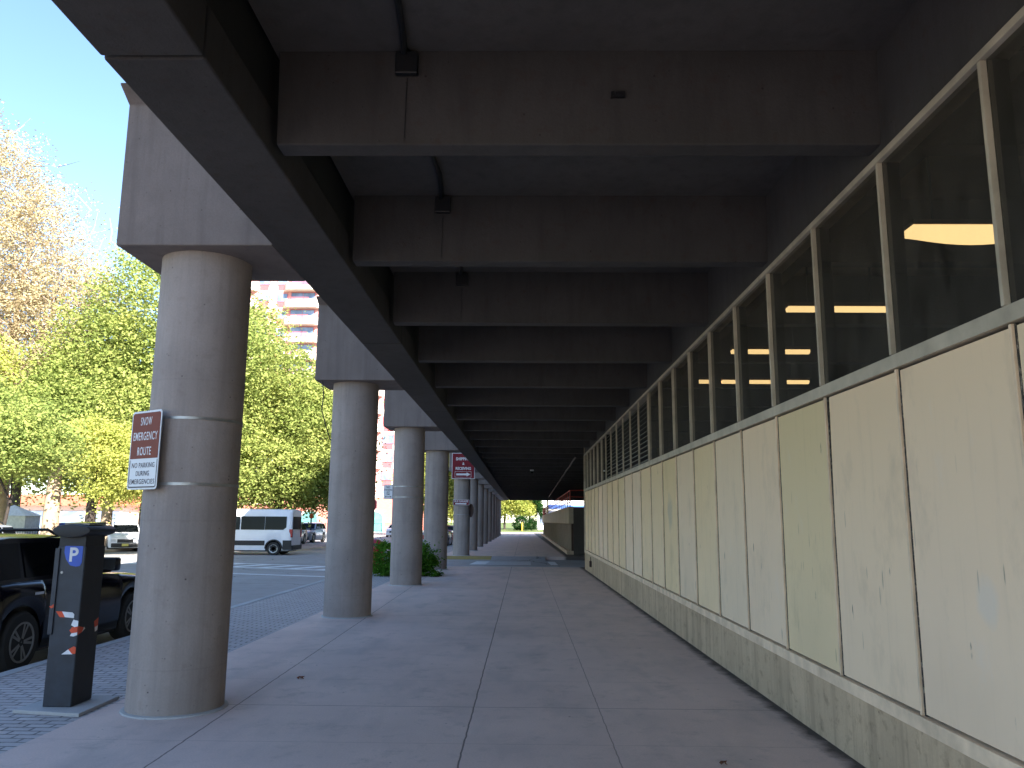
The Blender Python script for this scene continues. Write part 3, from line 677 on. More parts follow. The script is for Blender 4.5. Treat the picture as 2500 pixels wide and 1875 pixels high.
# ------------------------------------------------------------------ foliage
def leaf_mat(name, cols, trans=.35):
    b = NB(name); v = b.coords()
    ri = b.n("NewGeometry").outputs['Random Per Island']
    big = b.noise(v, .35, 3); mid = b.noise(v, 1.6, 3)
    cr = b.n("ValToRGB"); el = cr.color_ramp.elements
    while len(el) < len(cols): el.new(.5)
    for i, c in enumerate(cols): el[i].position = i/(len(cols)-1); el[i].color = (*c, 1)
    f = b.math('ADD', b.math('MULTIPLY', ri, .45), b.math('ADD', b.math('MULTIPLY', b.ramp(big, .3, .7), .35), b.math('MULTIPLY', b.ramp(mid, .3, .7), .2)))
    b.t.links.new(f, cr.inputs[0]); col = cr.outputs[0]
    df = b.n("BsdfDiffuse", None, Color=col); tl = b.n("BsdfTranslucent", None, Color=col)
    mx = b.n("MixShader", None, i0=trans, i1=df.outputs[0], i2=tl.outputs[0]); b.t.links.new(mx.outputs[0], b.out.inputs[0]); return b.m
L = {'green': leaf_mat('green_leaves', [(.13,.18,.06), (.22,.29,.08), (.32,.37,.11), (.43,.43,.13)], .45),
     'mid': leaf_mat('midgreen_leaves', [(.15,.20,.06), (.25,.31,.085), (.36,.40,.12), (.50,.47,.14)], .45),
     'yellow': leaf_mat('yellow_leaves', [(.22,.29,.07), (.35,.40,.10), (.49,.49,.13), (.56,.48,.15)], .45),
     'tan': leaf_mat('tan_leaves', [(.28,.21,.13), (.40,.32,.19), (.50,.42,.25), (.44,.42,.20)]),
     'dark': leaf_mat('hedge_leaves', [(.008,.022,.008), (.015,.045,.012), (.03,.08,.02)], .15),
     'bush': leaf_mat('bush_leaves', [(.03,.09,.012), (.07,.18,.02), (.15,.30,.035)], .3)}
M['bark'] = plain('grey_bark', (.10,.08,.06), .9, 0, .3, 5, bump=.5)
M['bark_tan'] = plain('tan_bark', (.34,.25,.17), .9, 0, .25, 3, bump=.3)
M['bark_dark'] = plain('dark_bark', (.03,.022,.018), .9, 0, .3, 5)

def leaves(blobs, n, size, clump=1.0, per=34, shell=.55, droop=0.):
    """blobs: (cx,cy,cz,rx,ry,rz); leaf clumps scattered through each, denser near the skin"""
    vol = np.array([b[3]*b[4]*b[5] for b in blobs])**.75; pr = vol/vol.sum()
    nc = n//per; bi = rng.choice(len(blobs), nc, p=pr); B = np.array(blobs)[bi]
    d = rng.normal(size=(nc,3)); d /= np.linalg.norm(d, axis=1)[:,None]
    rad = rng.uniform(0,1,nc)**(1/3.); rad = shell + (1-shell)*rad; rad *= rng.normal(1, .07, nc)
    # irregular outline
    ph = rng.uniform(0, 6.28, 6)
    lump = 1 + .16*np.sin(d[:,0]*5+ph[0]+B[:,0]) * np.sin(d[:,2]*4+ph[1]) + .12*np.sin(d[:,1]*9+ph[2]) 
    C = B[:,:3] + d*B[:,3:6]*(rad*lump)[:,None]
    cs = rng.uniform(.45, 1.35, nc)                       # sprays of very different size, flat and tilted
    tilt = rng.normal(size=(nc,2))*.35
    q = rng.normal(size=(nc,per,3))*np.array([1,1,.26])*.62*clump; q *= cs[:,None,None]
    q[:,:,2] += q[:,:,0]*tilt[:,None,0] + q[:,:,1]*tilt[:,None,1] - .12*clump*(q[:,:,0]**2 + q[:,:,1]**2)
    P = np.repeat(C, per, 0) + q.reshape(-1,3)
    if droop: P[:,2] -= abs(rng.normal(size=nc*per))*droop
    m = len(P); u = rng.normal(size=(m,3)); u[:,2] *= .5; u /= np.linalg.norm(u, axis=1)[:,None]
    v = rng.normal(size=(m,3)); v -= (v*u).sum(1)[:,None]*u; v /= np.linalg.norm(v, axis=1)[:,None]
    s_ = (size*rng.uniform(.6,1.3,m))[:,None]
    V = np.stack([P-u*s_, P-v*s_*.55, P+u*s_, P+v*s_*.55], 1).reshape(-1,3)
    return V
def leaf_obj(name, V, m, parent):
    me = bpy.data.meshes.new(name); nf = len(V)//4
    me.vertices.add(len(V)); me.vertices.foreach_set('co', V.astype(np.float32).ravel())
    me.loops.add(len(V)); me.loops.foreach_set('vertex_index', np.arange(len(V), dtype=np.int32))
    me.polygons.add(nf); me.polygons.foreach_set('loop_start', np.arange(0, len(V), 4, dtype=np.int32))
    me.update(); me.validate(); me.materials.append(m)
    o_ = bpy.data.objects.new(name, me); COL.objects.link(o_); o_.parent = parent; return o_
def tree(label, loc, blobs, n, size, lm, trunk_r, bark='bark', lean=(0,0), clump=1.0, twigs=0, group='park trees beyond the street', shell=.45, name='tree', trunk_h=None, branches=True, twig_r=.03):
    t = thing(name, label, 'tree', loc, 0, group)
    top = max(b[2]+b[5]*.4 for b in blobs); th = trunk_h or min(b[2]-b[5]*.6 for b in blobs)+.8
    g = MB(); mid = (lean[0], lean[1], max(th, 1.2))
    g.tube([(0,0,-.1),(0,0,.25),(lean[0]*.5,lean[1]*.5,mid[2]*.5),mid], [trunk_r*1.5, trunk_r*1.08, trunk_r, trunk_r*.8], 12)
    g.build('trunk', M[bark], t, smooth=60)
    g = MB()
    rr = random.Random(hash(label) & 0xffff if False else len(label)*7+int(abs(loc[0])*10))
    if branches:
        for b in blobs:
            e_ = Vector(b[:3]) + Vector((0,0,b[5]*.35)); m0 = Vector(mid); c1 = m0.lerp(e_, .45) + Vector((rr.uniform(-.5,.5), rr.uniform(-.5,.5), rr.uniform(0,.6)))
            g.tube([m0 - Vector((0,0,.3)), c1, e_], [trunk_r*.6, trunk_r*.32, trunk_r*.07], 7)
            for q in range(4):
                s0 = c1.lerp(e_, rr.uniform(0,.8)); dd = Vector((rr.uniform(-1,1), rr.uniform(-1,1), rr.uniform(-.1,.9))).normalized()
                g.tube([s0, s0+dd*b[3]*.4+Vector((0,0,.1)), s0+dd*b[3]*.85], [trunk_r*.22, trunk_r*.12, .015], 5)
            for q in range(twigs):
                s0 = Vector(b[:3]) + Vector((rr.gauss(0,.45)*b[3], rr.gauss(0,.45)*b[4], rr.gauss(0,.45)*b[5])); dd = Vector((rr.uniform(-1,1), rr.uniform(-1,1), rr.uniform(-.3,1))).normalized()
                g.tube([s0, s0+dd*.7+Vector((rr.uniform(-.2,.2),0,.1)), s0+dd*1.5+Vector((0,0,.3))], [twig_r, twig_r*.7, .01], 3, cap=False)
        if g.v: g.build('branches', M['bark_tan' if twigs else bark], t, smooth=60)
    leaf_obj('crown', leaves(blobs, int(n*(3.4 if lm == 'tan' else 3.8)), size*(.78 if lm == 'tan' else .82), clump*1.15, shell=shell), L[lm], t)
    return t
G = -.15
# tall bare-ish tan tree at the left, its neighbours and the green trees on both sides of the nearest column
tree('tall tan twiggy tree rising highest against the sky', (-31.5,48,G), [(-3,0,22,3.6,4,5.5),(.2,0,18.6,3.2,3.6,4.6),(3.0,-.5,15.0,3.0,3.4,4.0),(-1,0,14,3.6,4,4),(5.0,0,12.5,2.3,3,3.2),(-4.5,0,13,3,4,5),(1.5,0,10.5,3.5,3.5,3)], 30000, .10, 'tan', .45, 'bark_tan', clump=.9, twigs=110, shell=.15, twig_r=.03)
tree('yellow-green tree below the tall tan one at the left edge', (-33.5,42,G), [(-1,0,12.5,3.4,3,3.4),(2.2,0,9.6,3.0,3,3.0),(-1.5,0,7,3.4,3,3)], 15000, .13, 'yellow', .35, clump=.8)
tree('large green tree left of and behind the nearest column', (-21.6,46,G), [(0,0,13.5,3.6,3.5,4.6),(-3.4,0,10.8,3.0,3.2,3.6),(3.2,0,10.2,3.4,3.2,4.4),(-1.5,-1,7.2,4.2,3.5,2.8),(2.2,0,6.0,3.8,3.5,3),(-5,0,7.4,2.6,3,2.6),(3.2,-1,4.0,2.6,2,1.6)], 34000, .12, 'mid', .4, 'bark_dark', clump=.9)
tree('broad green tree behind the white van', (-15.6,50,G), [(-2.8,0,12.4,2.4,3,3.4),(.4,0,9.3,3.0,3,3.2),(3.2,0,6.8,2.4,3,2.6),(-2.6,0,7.6,3.4,3.5,3),(-.4,-1,5.0,3.8,3,1.9),(2.8,0,4.3,2.2,2.4,1.8),(-3,0,4.0,2.6,2.4,1.5),(.5,0,3.6,2.4,2,1.1)], 34000, .12, 'mid', .27, 'bark_dark', lean=(.5,0), clump=.85)
tree('yellow-topped tree between the van and the second column', (-12.5,58,G), [(-1.8,0,8.0,2.3,3,2.8),(-4.0,0,9.4,2.2,2.4,2.2),(-1.0,0,5.4,1.7,2.4,2.4)], 14000, .13, 'yellow', .25, 'bark', clump=.8)
tree('dark green tree with a thin leaning trunk at the left edge', (-19.6,30,G), [(-1.6,0,4.9,2.1,2,1.5),(.6,0,4.6,1.6,2,1.2),(-2.6,0,6.2,1.8,2,1.5)], 15000, .085, 'green', .06, 'bark_dark', lean=(.35,0), clump=.55, trunk_h=2.6)
tree('small bright yellow tree in front of the dark trunk', (-20.5,38,G), [(1.2,0,4.5,1.9,1.6,.9),(-.2,0,5.6,1.6,1.6,.8),(2.4,0,3.5,1.4,1.4,.6),(.9,0,3.0,1.0,1.2,.45)], 9000, .085, 'yellow', .24, 'bark_dark', clump=.6, shell=.3, trunk_h=3.3)
tree('olive tree with a thick pale trunk behind the dark car roof', (-26.5,45,G), [(0,0,7.5,3.2,3,2.4),(-3,0,6.6,2.8,3,2.4),(2.6,0,7.2,2.4,3,2.2)], 18000, .12, 'green', .42, 'bark_tan', clump=.8, trunk_h=4.2)
tree('green tree with pale trunk left of the nearest column', (-24.4,47,G), [(1,0,7.2,2.8,3,2.8),(-1.6,0,9.2,2.6,3,2.6)], 12000, .12, 'green', .30, 'bark_tan', clump=.8, trunk_h=4.0)
tree('distant green tree behind the left park trees', (-42,66,G), [(0,0,10,5,4,5),(-5,0,8,4,4,4),(5,0,8,4,4,4)], 16000, .2, 'mid', .4, clump=1.2)
# far end
tree('bright yellow tree left of the far opening', (-4.0,168,.0), [(0,0,7.5,4.6,4,4.4),(-5,0,7.5,4,4,4),(3.6,0,7.2,3.2,4,3.8)], 16000, .24, 'yellow', .22, 'bark_dark', clump=1.1, group='trees at the far end', trunk_h=3.6)
tree('yellow tree in the far opening above the round hedge', (1.2,176,.0), [(0,0,7.5,4.0,4,4.2),(-2,0,9,3,3,3)], 12000, .24, 'yellow', .2, 'bark_dark', clump=1.1, group='trees at the far end', trunk_h=3.6)
tree('yellow-green street tree seen between the fourth and fifth columns', (-12.2,100,G), [(0,0,6.5,3.0,3,3.5),(2.6,0,9.5,3.2,3,4),(5.2,0,6.5,3,3,3.5)], 16000, .17, 'yellow', .2, clump=1.0, group='trees at the far end')
tree('orange-yellow street tree beyond the red car', (-10.2,122,G), [(0,0,5.5,3.4,3,3.4),(3,0,9,3.4,3,4)], 10000, .2, 'yellow', .2, clump=1.0, group='trees at the far end')
tree('thin dark-leaved sapling beside the white building', (2.3,140,0), [(0,0,5.3,.6,.5,1.1),(.5,0,3.9,.5,.5,.9),(.9,0,2.9,.4,.4,.5)], 2200, .10, 'dark', .05, 'bark_dark', clump=.4, group='trees at the far end', shell=.2, trunk_h=2.2, lean=(.7,0))
def shrub(name, label, loc, blobs, n, size, lm, clump, group=None, droop=0.):
    t = thing(name, label, 'bush', loc, 0, group)
    g = MB(); rr = random.Random(5)
    for b in blobs:
        g.tube([(b[0]*.3,b[1]*.3,0),(b[0]*.7,b[1]*.7,b[2]*.6),(b[0],b[1],b[2]+b[5]*.3)], [.03,.02,.008], 6)
    g.build('stems', M['bark'], t)
    leaf_obj('foliage', leaves(blobs, n, size, clump, shell=.6, droop=droop), L[lm], t)
shrub('leafy_bush', 'bright green leafy bush between the third and fourth columns', (-3.5,24.4,0), [(-.55,0,.52,.50,.5,.44),(.35,0,.50,.58,.5,.46),(.0,.2,.35,.7,.5,.30),(-.6,-.2,.14,.42,.4,.12),(.75,-.3,.10,.30,.3,.07)], 15000, .038, 'bush', .16, droop=.03)
shrub('round_hedge', 'large dark round clipped hedge at the far end', (-.3,150,.0), [(-.2,0,1.3,1.55,1.4,1.3)], 8000, .09, 'dark', .3, 'clipped hedges at the far end')
shrub('round_hedge', 'smaller dark round hedge right of the large one', (1.5,151,.0), [(0,0,1.15,.85,.9,1.1)], 4000, .08, 'dark', .3, 'clipped hedges at the far end')

# ------------------------------------------------------------------ vehicles (local: +y forward, z=0 at road)
def car(name, label, cat, loc, rz, paint, prof, W, wb, wheel_y, wr, gh, clad=None, sc=1.0, rim='steel', group=None, rails=True, zlo=.22, nwin=3, detail=True, lights='lamp'):
    """prof: [(y, ztop, widthfactor)] lower body; gh: (rear base, rear top, front top, front base, belt z, roof z)"""
    c = thing(name, label, cat, loc, rz, group, sc); hw = W/2
    ys_ = sorted(set([p[0] for p in prof] + [wy + wr*1.18*math.cos(R(a_)) for wy in wheel_y for a_ in range(0, 181, 15)] + [wy+s_*(wr*1.18+.012) for wy in wheel_y for s_ in (-1,1)]))
    ys_ = [y for y in ys_ if prof[0][0] <= y <= prof[-1][0]]
    def itp(y, k_):
        for i in range(len(prof)-1):
            if prof[i][0] <= y <= prof[i+1][0]:
                t = (y-prof[i][0])/(prof[i+1][0]-prof[i][0]+1e-9); return prof[i][k_]*(1-t)+prof[i+1][k_]*t
        return prof[-1][k_]
    def zl(y):
        z = zlo
        for wy in wheel_y:
            d = abs(y-wy); ra = wr*1.18
            if d < ra: z = max(z, wr + math.sqrt(max(0, ra*ra-d*d)))
        return z
    rows = [(0,.955),(.2,.99),(.45,1.),(.7,.99),(.9,.955),(1,.90)]; top = [.78,.5,.2,-.2,-.5,-.78]
    vs, fs = [], []
    nr = 2*len(rows)+len(top)
    for y in ys_:
        z0, z1, f = zl(y), itp(y,1), itp(y,2)
        for t, g_ in rows: vs.append((hw*g_*f, y, z0+(z1-z0)*t))
        for x in top: vs.append((hw*x*f, y, z1 + .035*(1-x*x)))
        for t, g_ in rows[::-1]: vs.append((-hw*g_*f, y, z0+(z1-z0)*t))
    for i in range(len(ys_)-1):
        for j in range(nr-1): fs.append((i*nr+j, i*nr+j+1, (i+1)*nr+j+1, (i+1)*nr+j))
    e_ = (len(ys_)-1)*nr; fs += [tuple(range(nr)), tuple(range(e_, e_+nr))]
    body = MB().add(vs, fs).build('body', paint, c, smooth=35)
    MB().box(-hw*.86, hw*.86, prof[0][0]+.12, prof[-1][0]-.12, .17, .62).build('underbody', M['black'], c)
    rb_, rt, ft, fb, bz, rz_ = gh
    wbx, wtx = hw*.90, hw*.74
    def side(y, v_): return wbx + (wtx-wbx)*v_
    # cabin: lofted roof with rounded shoulders
    st_ = [(rb_,bz,0),(rt,rz_-.03,1),(rt+(ft-rt)*.25,rz_,1),(rt+(ft-rt)*.7,rz_,1),(ft,rz_-.03,1),(fb,bz,0)]
    vs, fs = [], []
    for (y,z,v_) in st_:
        hx = wbx if v_ == 0 else wtx
        for x, dz_ in ((-1,-.03),(-.9,-.004),(-.5,.015),(0,.02),(.5,.015),(.9,-.004),(1,-.03)): vs.append((hx*x, y, z + (dz_ if v_ else 0)))
    for i in range(5):
        for j in range(6): fs.append((i*7+j, i*7+j+1, (i+1)*7+j+1, (i+1)*7+j))
    n0 = len(vs)
    for (y,z,v_) in st_: vs += [(-wbx, y, bz-.02), (wbx, y, bz-.02)]
    for i in range(5):
        fs.append((n0+2*i, i*7, (i+1)*7, n0+2*i+2)); fs.append((i*7+6, n0+2*i+1, n0+2*i+3, (i+1)*7+6))
    MB().add(vs, fs).build('cabin', paint, c, smooth=30)
    # side windows
    H_ = rz_-bz
    def yb(t, v_): return (rb_+(fb-rb_)*t)*(1-v_) + (rt+(ft-rt)*t)*v_
    cuts = {3: [.03,.30,.335,.60,.635,.93], 2: [.05,.48,.51,.93], 4: [.03,.25,.28,.52,.55,.74,.77,.95]}[nwin]
    for s_ in (-1, 1):
        for q in range(0, len(cuts), 2):
            P = []
            for t, v_ in ((cuts[q],.07),(cuts[q+1],.07),(cuts[q+1] if q < len(cuts)-2 else cuts[q+1]-.0,.86),(cuts[q],.86)):
                P.append((s_*(side(0,v_)+.006), yb(t,v_), bz+H_*v_-.01*v_))
            in_ = [(x-s_*.02, y, z) for x,y,z in P]
            MB().add(P+in_, [(0,1,2,3),(7,6,5,4),(0,4,5,1),(1,5,6,2),(2,6,7,3),(3,7,4,0)]).build('side_window', M['carglass'], c)
    def scr(nm, y0, y1):
        o1 = .012*(1 if y0 > y1 else -1)
        P = []
        for x, v_ in ((-.90,.08),(.90,.08),(.90,.90),(-.90,.90)):
            P.append((x*side(0,v_), y0+(y1-y0)*v_+o1, bz+(H_-.03)*v_+.008))
        in_ = [(x, y-o1*3, z-.02) for x,y,z in P]
        MB().add(P+in_, [(0,1,2,3),(7,6,5,4),(0,4,5,1),(1,5,6,2),(2,6,7,3),(3,7,4,0)]).build(nm, M['carglass'], c)
    scr('windscreen', fb, ft); scr('rear_window', rb_, rt)
    for wy in wheel_y:
        for s_ in (-1, 1):
            x_ = s_*(hw-.11)
            w_ = MB().lathe([(wr*.62,-.10),(wr*.93,-.105),(wr,-.07),(wr,.07),(wr*.93,.105),(wr*.62,.10)], (0,0,0), 'x', 28).build('wheel', M['rubber'], c, smooth=40, loc=(x_, wy, wr))
            g = MB().lathe([(wr*.63,.06),(wr*.66,.112),(wr*.60,.112),(wr*.57,.05)], (0,0,0), 'x', 28)
            g.lathe([(wr*.57,.04),(.01,.04)], (0,0,0), 'x', 28); g.lathe([(wr*.16,.04),(wr*.15,.095),(.01,.10)], (0,0,0), 'x', 14)
            for q in range(5):
                a0 = 2*math.pi*q/5
                for off in (-.16, .16):
                    u = (math.cos(a0+off), math.sin(a0+off)); n_ = (-u[1], u[0]); h_ = wr*.055
                    g.add([(.05,u[0]*wr*.12+n_[0]*h_,u[1]*wr*.12+n_[1]*h_),(.05,u[0]*wr*.12-n_[0]*h_,u[1]*wr*.12-n_[1]*h_),(.05,u[0]*wr*.6-n_[0]*h_,u[1]*wr*.6-n_[1]*h_),(.05,u[0]*wr*.6+n_[0]*h_,u[1]*wr*.6+n_[1]*h_),
                           (.10,u[0]*wr*.12+n_[0]*h_*.7,u[1]*wr*.12+n_[1]*h_*.7),(.10,u[0]*wr*.12-n_[0]*h_*.7,u[1]*wr*.12-n_[1]*h_*.7),(.105,u[0]*wr*.6-n_[0]*h_*.7,u[1]*wr*.6-n_[1]*h_*.7),(.105,u[0]*wr*.6+n_[0]*h_*.7,u[1]*wr*.6+n_[1]*h_*.7)],
                          [(4,5,6,7),(0,4,7,3),(1,2,6,5),(3,7,6,2),(0,1,5,4)])
            if s_ < 0: g.v = [(-x,y,z) for x,y,z in g.v]
            g.build('rim', M[rim], w_, smooth=35)
    yf, yr = prof[-1][0], prof[0][0]; zf = prof[-1][1]; zr = prof[0][1]; ff = prof[-1][2]; fr2 = prof[0][2]
    if detail:
        for s_ in (-1,1):
            MB().box(min(s_*hw*ff*.62, s_*hw*ff*.93), max(s_*hw*ff*.62, s_*hw*ff*.93), yf-.10, yf+.012, zf-.2, zf-.06).build('headlight', M['lampglass'], c, bevel=.015)
            MB().box(min(s_*hw*fr2*.72, s_*hw*fr2*.93), max(s_*hw*fr2*.72, s_*hw*fr2*.93), yr-.012, yr+.08, zr-.36, zr-.1).build('tail_light', M['tail'], c, bevel=.015)
            mi = MB().box(min(s_*(hw*.93), s_*(hw+.19)), max(s_*(hw*.93), s_*(hw+.19)), fb-.42, fb-.28, bz+.02, bz+.2).build('mirror', paint if clad != 'blackmirror' else M['black'], c, bevel=.03, smooth=50)
            MB().box(min(s_*(hw+.01), s_*(hw+.17)), max(s_*(hw+.01), s_*(hw+.17)), fb-.425, fb-.42, bz+.04, bz+.18).build('mirror_glass', M['chrome'], mi)
            for t in (.36,.62): MB().box(s_*hw*.985-.012, s_*hw*.985+.018, yb(t,0)-.02, yb(t,0)+.16, bz-.17, bz-.14).build('door_handle', M['chrome'] if clad == 'chrome' else paint, c)
            if rails: MB().tube([(s_*wtx*.86, rt+.25, rz_-.01),(s_*wtx*.86, rt+.42, rz_+.07),(s_*wtx*.86, ft-.6, rz_+.07),(s_*wtx*.86, ft-.35, rz_-.01)], .018, 8).build('roof_rail', M['black'], c, smooth=50)
        MB().box(-hw*ff*.52, hw*ff*.52, yf-.05, yf+.01, zf-.26, zf-.07).build('grille', M['black'], c, bevel=.01)
        MB().box(-hw*ff*.9, hw*ff*.9, yf-.12, yf+.05, zlo+.02, zlo+.24).build('front_bumper', clad if hasattr(clad,'name') else paint, c, bevel=.03)
        MB().box(-hw*fr2*.92, hw*fr2*.92, yr-.06, yr+.12, zlo+.04, zlo+.28).build('rear_bumper', clad if hasattr(clad,'name') else paint, c, bevel=.03)
        MB().box(-.16,.16, yf+.05, yf+.057, zlo+.08, zlo+.21).build('number_plate', M['plate'], c)
    return c
M['lampglass'] = plain('headlamp_glass', (.55,.57,.6), .1, 0, .1, spec=.8); M['tail'] = plain('tail_lamp', (.35,.01,.015), .2); M['chrome'] = plain('chrome', (.75,.75,.78), .12, 1.); M['plate'] = plain('plate', (.6,.5,.12), .5)
def paint(name, c, rough=.3, metal=.0, coat=.35): return plain(name, c, rough, metal, .04, 2, coat=coat)
PB = plain('black_car_paint', (.003,.003,.007), .12, 0, .04, 2, spec=.35); PW = paint('white_car_paint', (.72,.73,.76)); PS = paint('silver_car_paint', (.38,.41,.46), .3, .5); PG = paint('dark_green_car_paint', (.05,.07,.09)); PR = paint('red_car_paint', (.30,.01,.015)); PGr = paint('grey_car_paint', (.13,.15,.19), .3, .4)
M['alloy'] = plain('dull_alloy', (.22,.21,.20), .5, .4)
suvq = [(-2.05,.95,.9),(-1.95,1.0,.97),(-1.2,1.02,1),(.8,1.0,1),(1.05,.98,1),(1.8,.93,.99),(2.3,.86,.95),(2.5,.74,.88)]
suvp = [(-2.05,.95,.9),(-1.95,1.0,.97),(-1.2,1.02,1),(.65,1.0,1),(.9,.98,1),(1.6,.93,.99),(1.95,.86,.95),(2.12,.74,.88)]
car('parked_suv', 'black SUV parked at the kerb behind the pay station', 'car', (-6.62,10.55,G), 0, PB, suvq, 1.72, 2.4, (-1.08,1.56), .345, (-1.98,-1.62,.32,.98,1.03,1.54), group='parked cars', clad='chrome', rim='alloy')
car('parked_crossover', 'white crossover facing the camera left of the nearest column', 'car', (-22.6,45.7,G), R(208), PW, suvp, 1.74, 2.4, (-1.2,1.3), .33, (-1.98,-1.5,.3,.95,.98,1.5), group='parked cars', clad=M['black'])
car('parked_estate', 'dark green and silver estate car half hidden behind the van', 'car', (-17.4,60.0,G), R(180), PG, suvp, 1.74, 2.4, (-1.2,1.3), .33, (-1.98,-1.6,.3,1.0,1.02,1.55), group='parked cars')
car('parked_suv', 'silver SUV facing the camera right of the van', 'car', (-17.4,65.6,G), R(176), PS, suvp, 1.74, 2.4, (-1.2,1.3), .36, (-1.98,-1.7,.3,.9,1.05,1.56), group='parked cars', clad=M['black'])
car('parked_car', 'small pale car far off between the second and third columns', 'car', (-14.2,90,G), R(180), PW, suvp, 1.7, 2.4, (-1.2,1.3), .32, (-1.9,-1.2,.2,1.0,.95,1.4), group='parked cars', rails=False)
car('parked_car', 'grey car beyond the driveway between the fourth and fifth columns', 'car', (-5.9,55.4,G), 0, PGr, suvp, 1.8, 2.4, (-1.2,1.3), .33, (-1.9,-1.3,.2,1.0,.92,1.3), group='parked cars', rails=False)
car('parked_car', 'red car parked beyond the grey one', 'car', (-6.6,70,G), 0, PR, suvp, 1.74, 2.4, (-1.2,1.3), .33, (-1.9,-1.3,.2,1.0,.95,1.4), group='parked cars', rails=False)
car('parked_car', 'pale blue car behind the black SUV roof', 'car', (-17.2,24.5,G), R(180), PS, suvp, 1.74, 2.4, (-1.2,1.3), .33, (-1.9,-1.5,.2,1.0,1.02,1.55), group='parked cars')

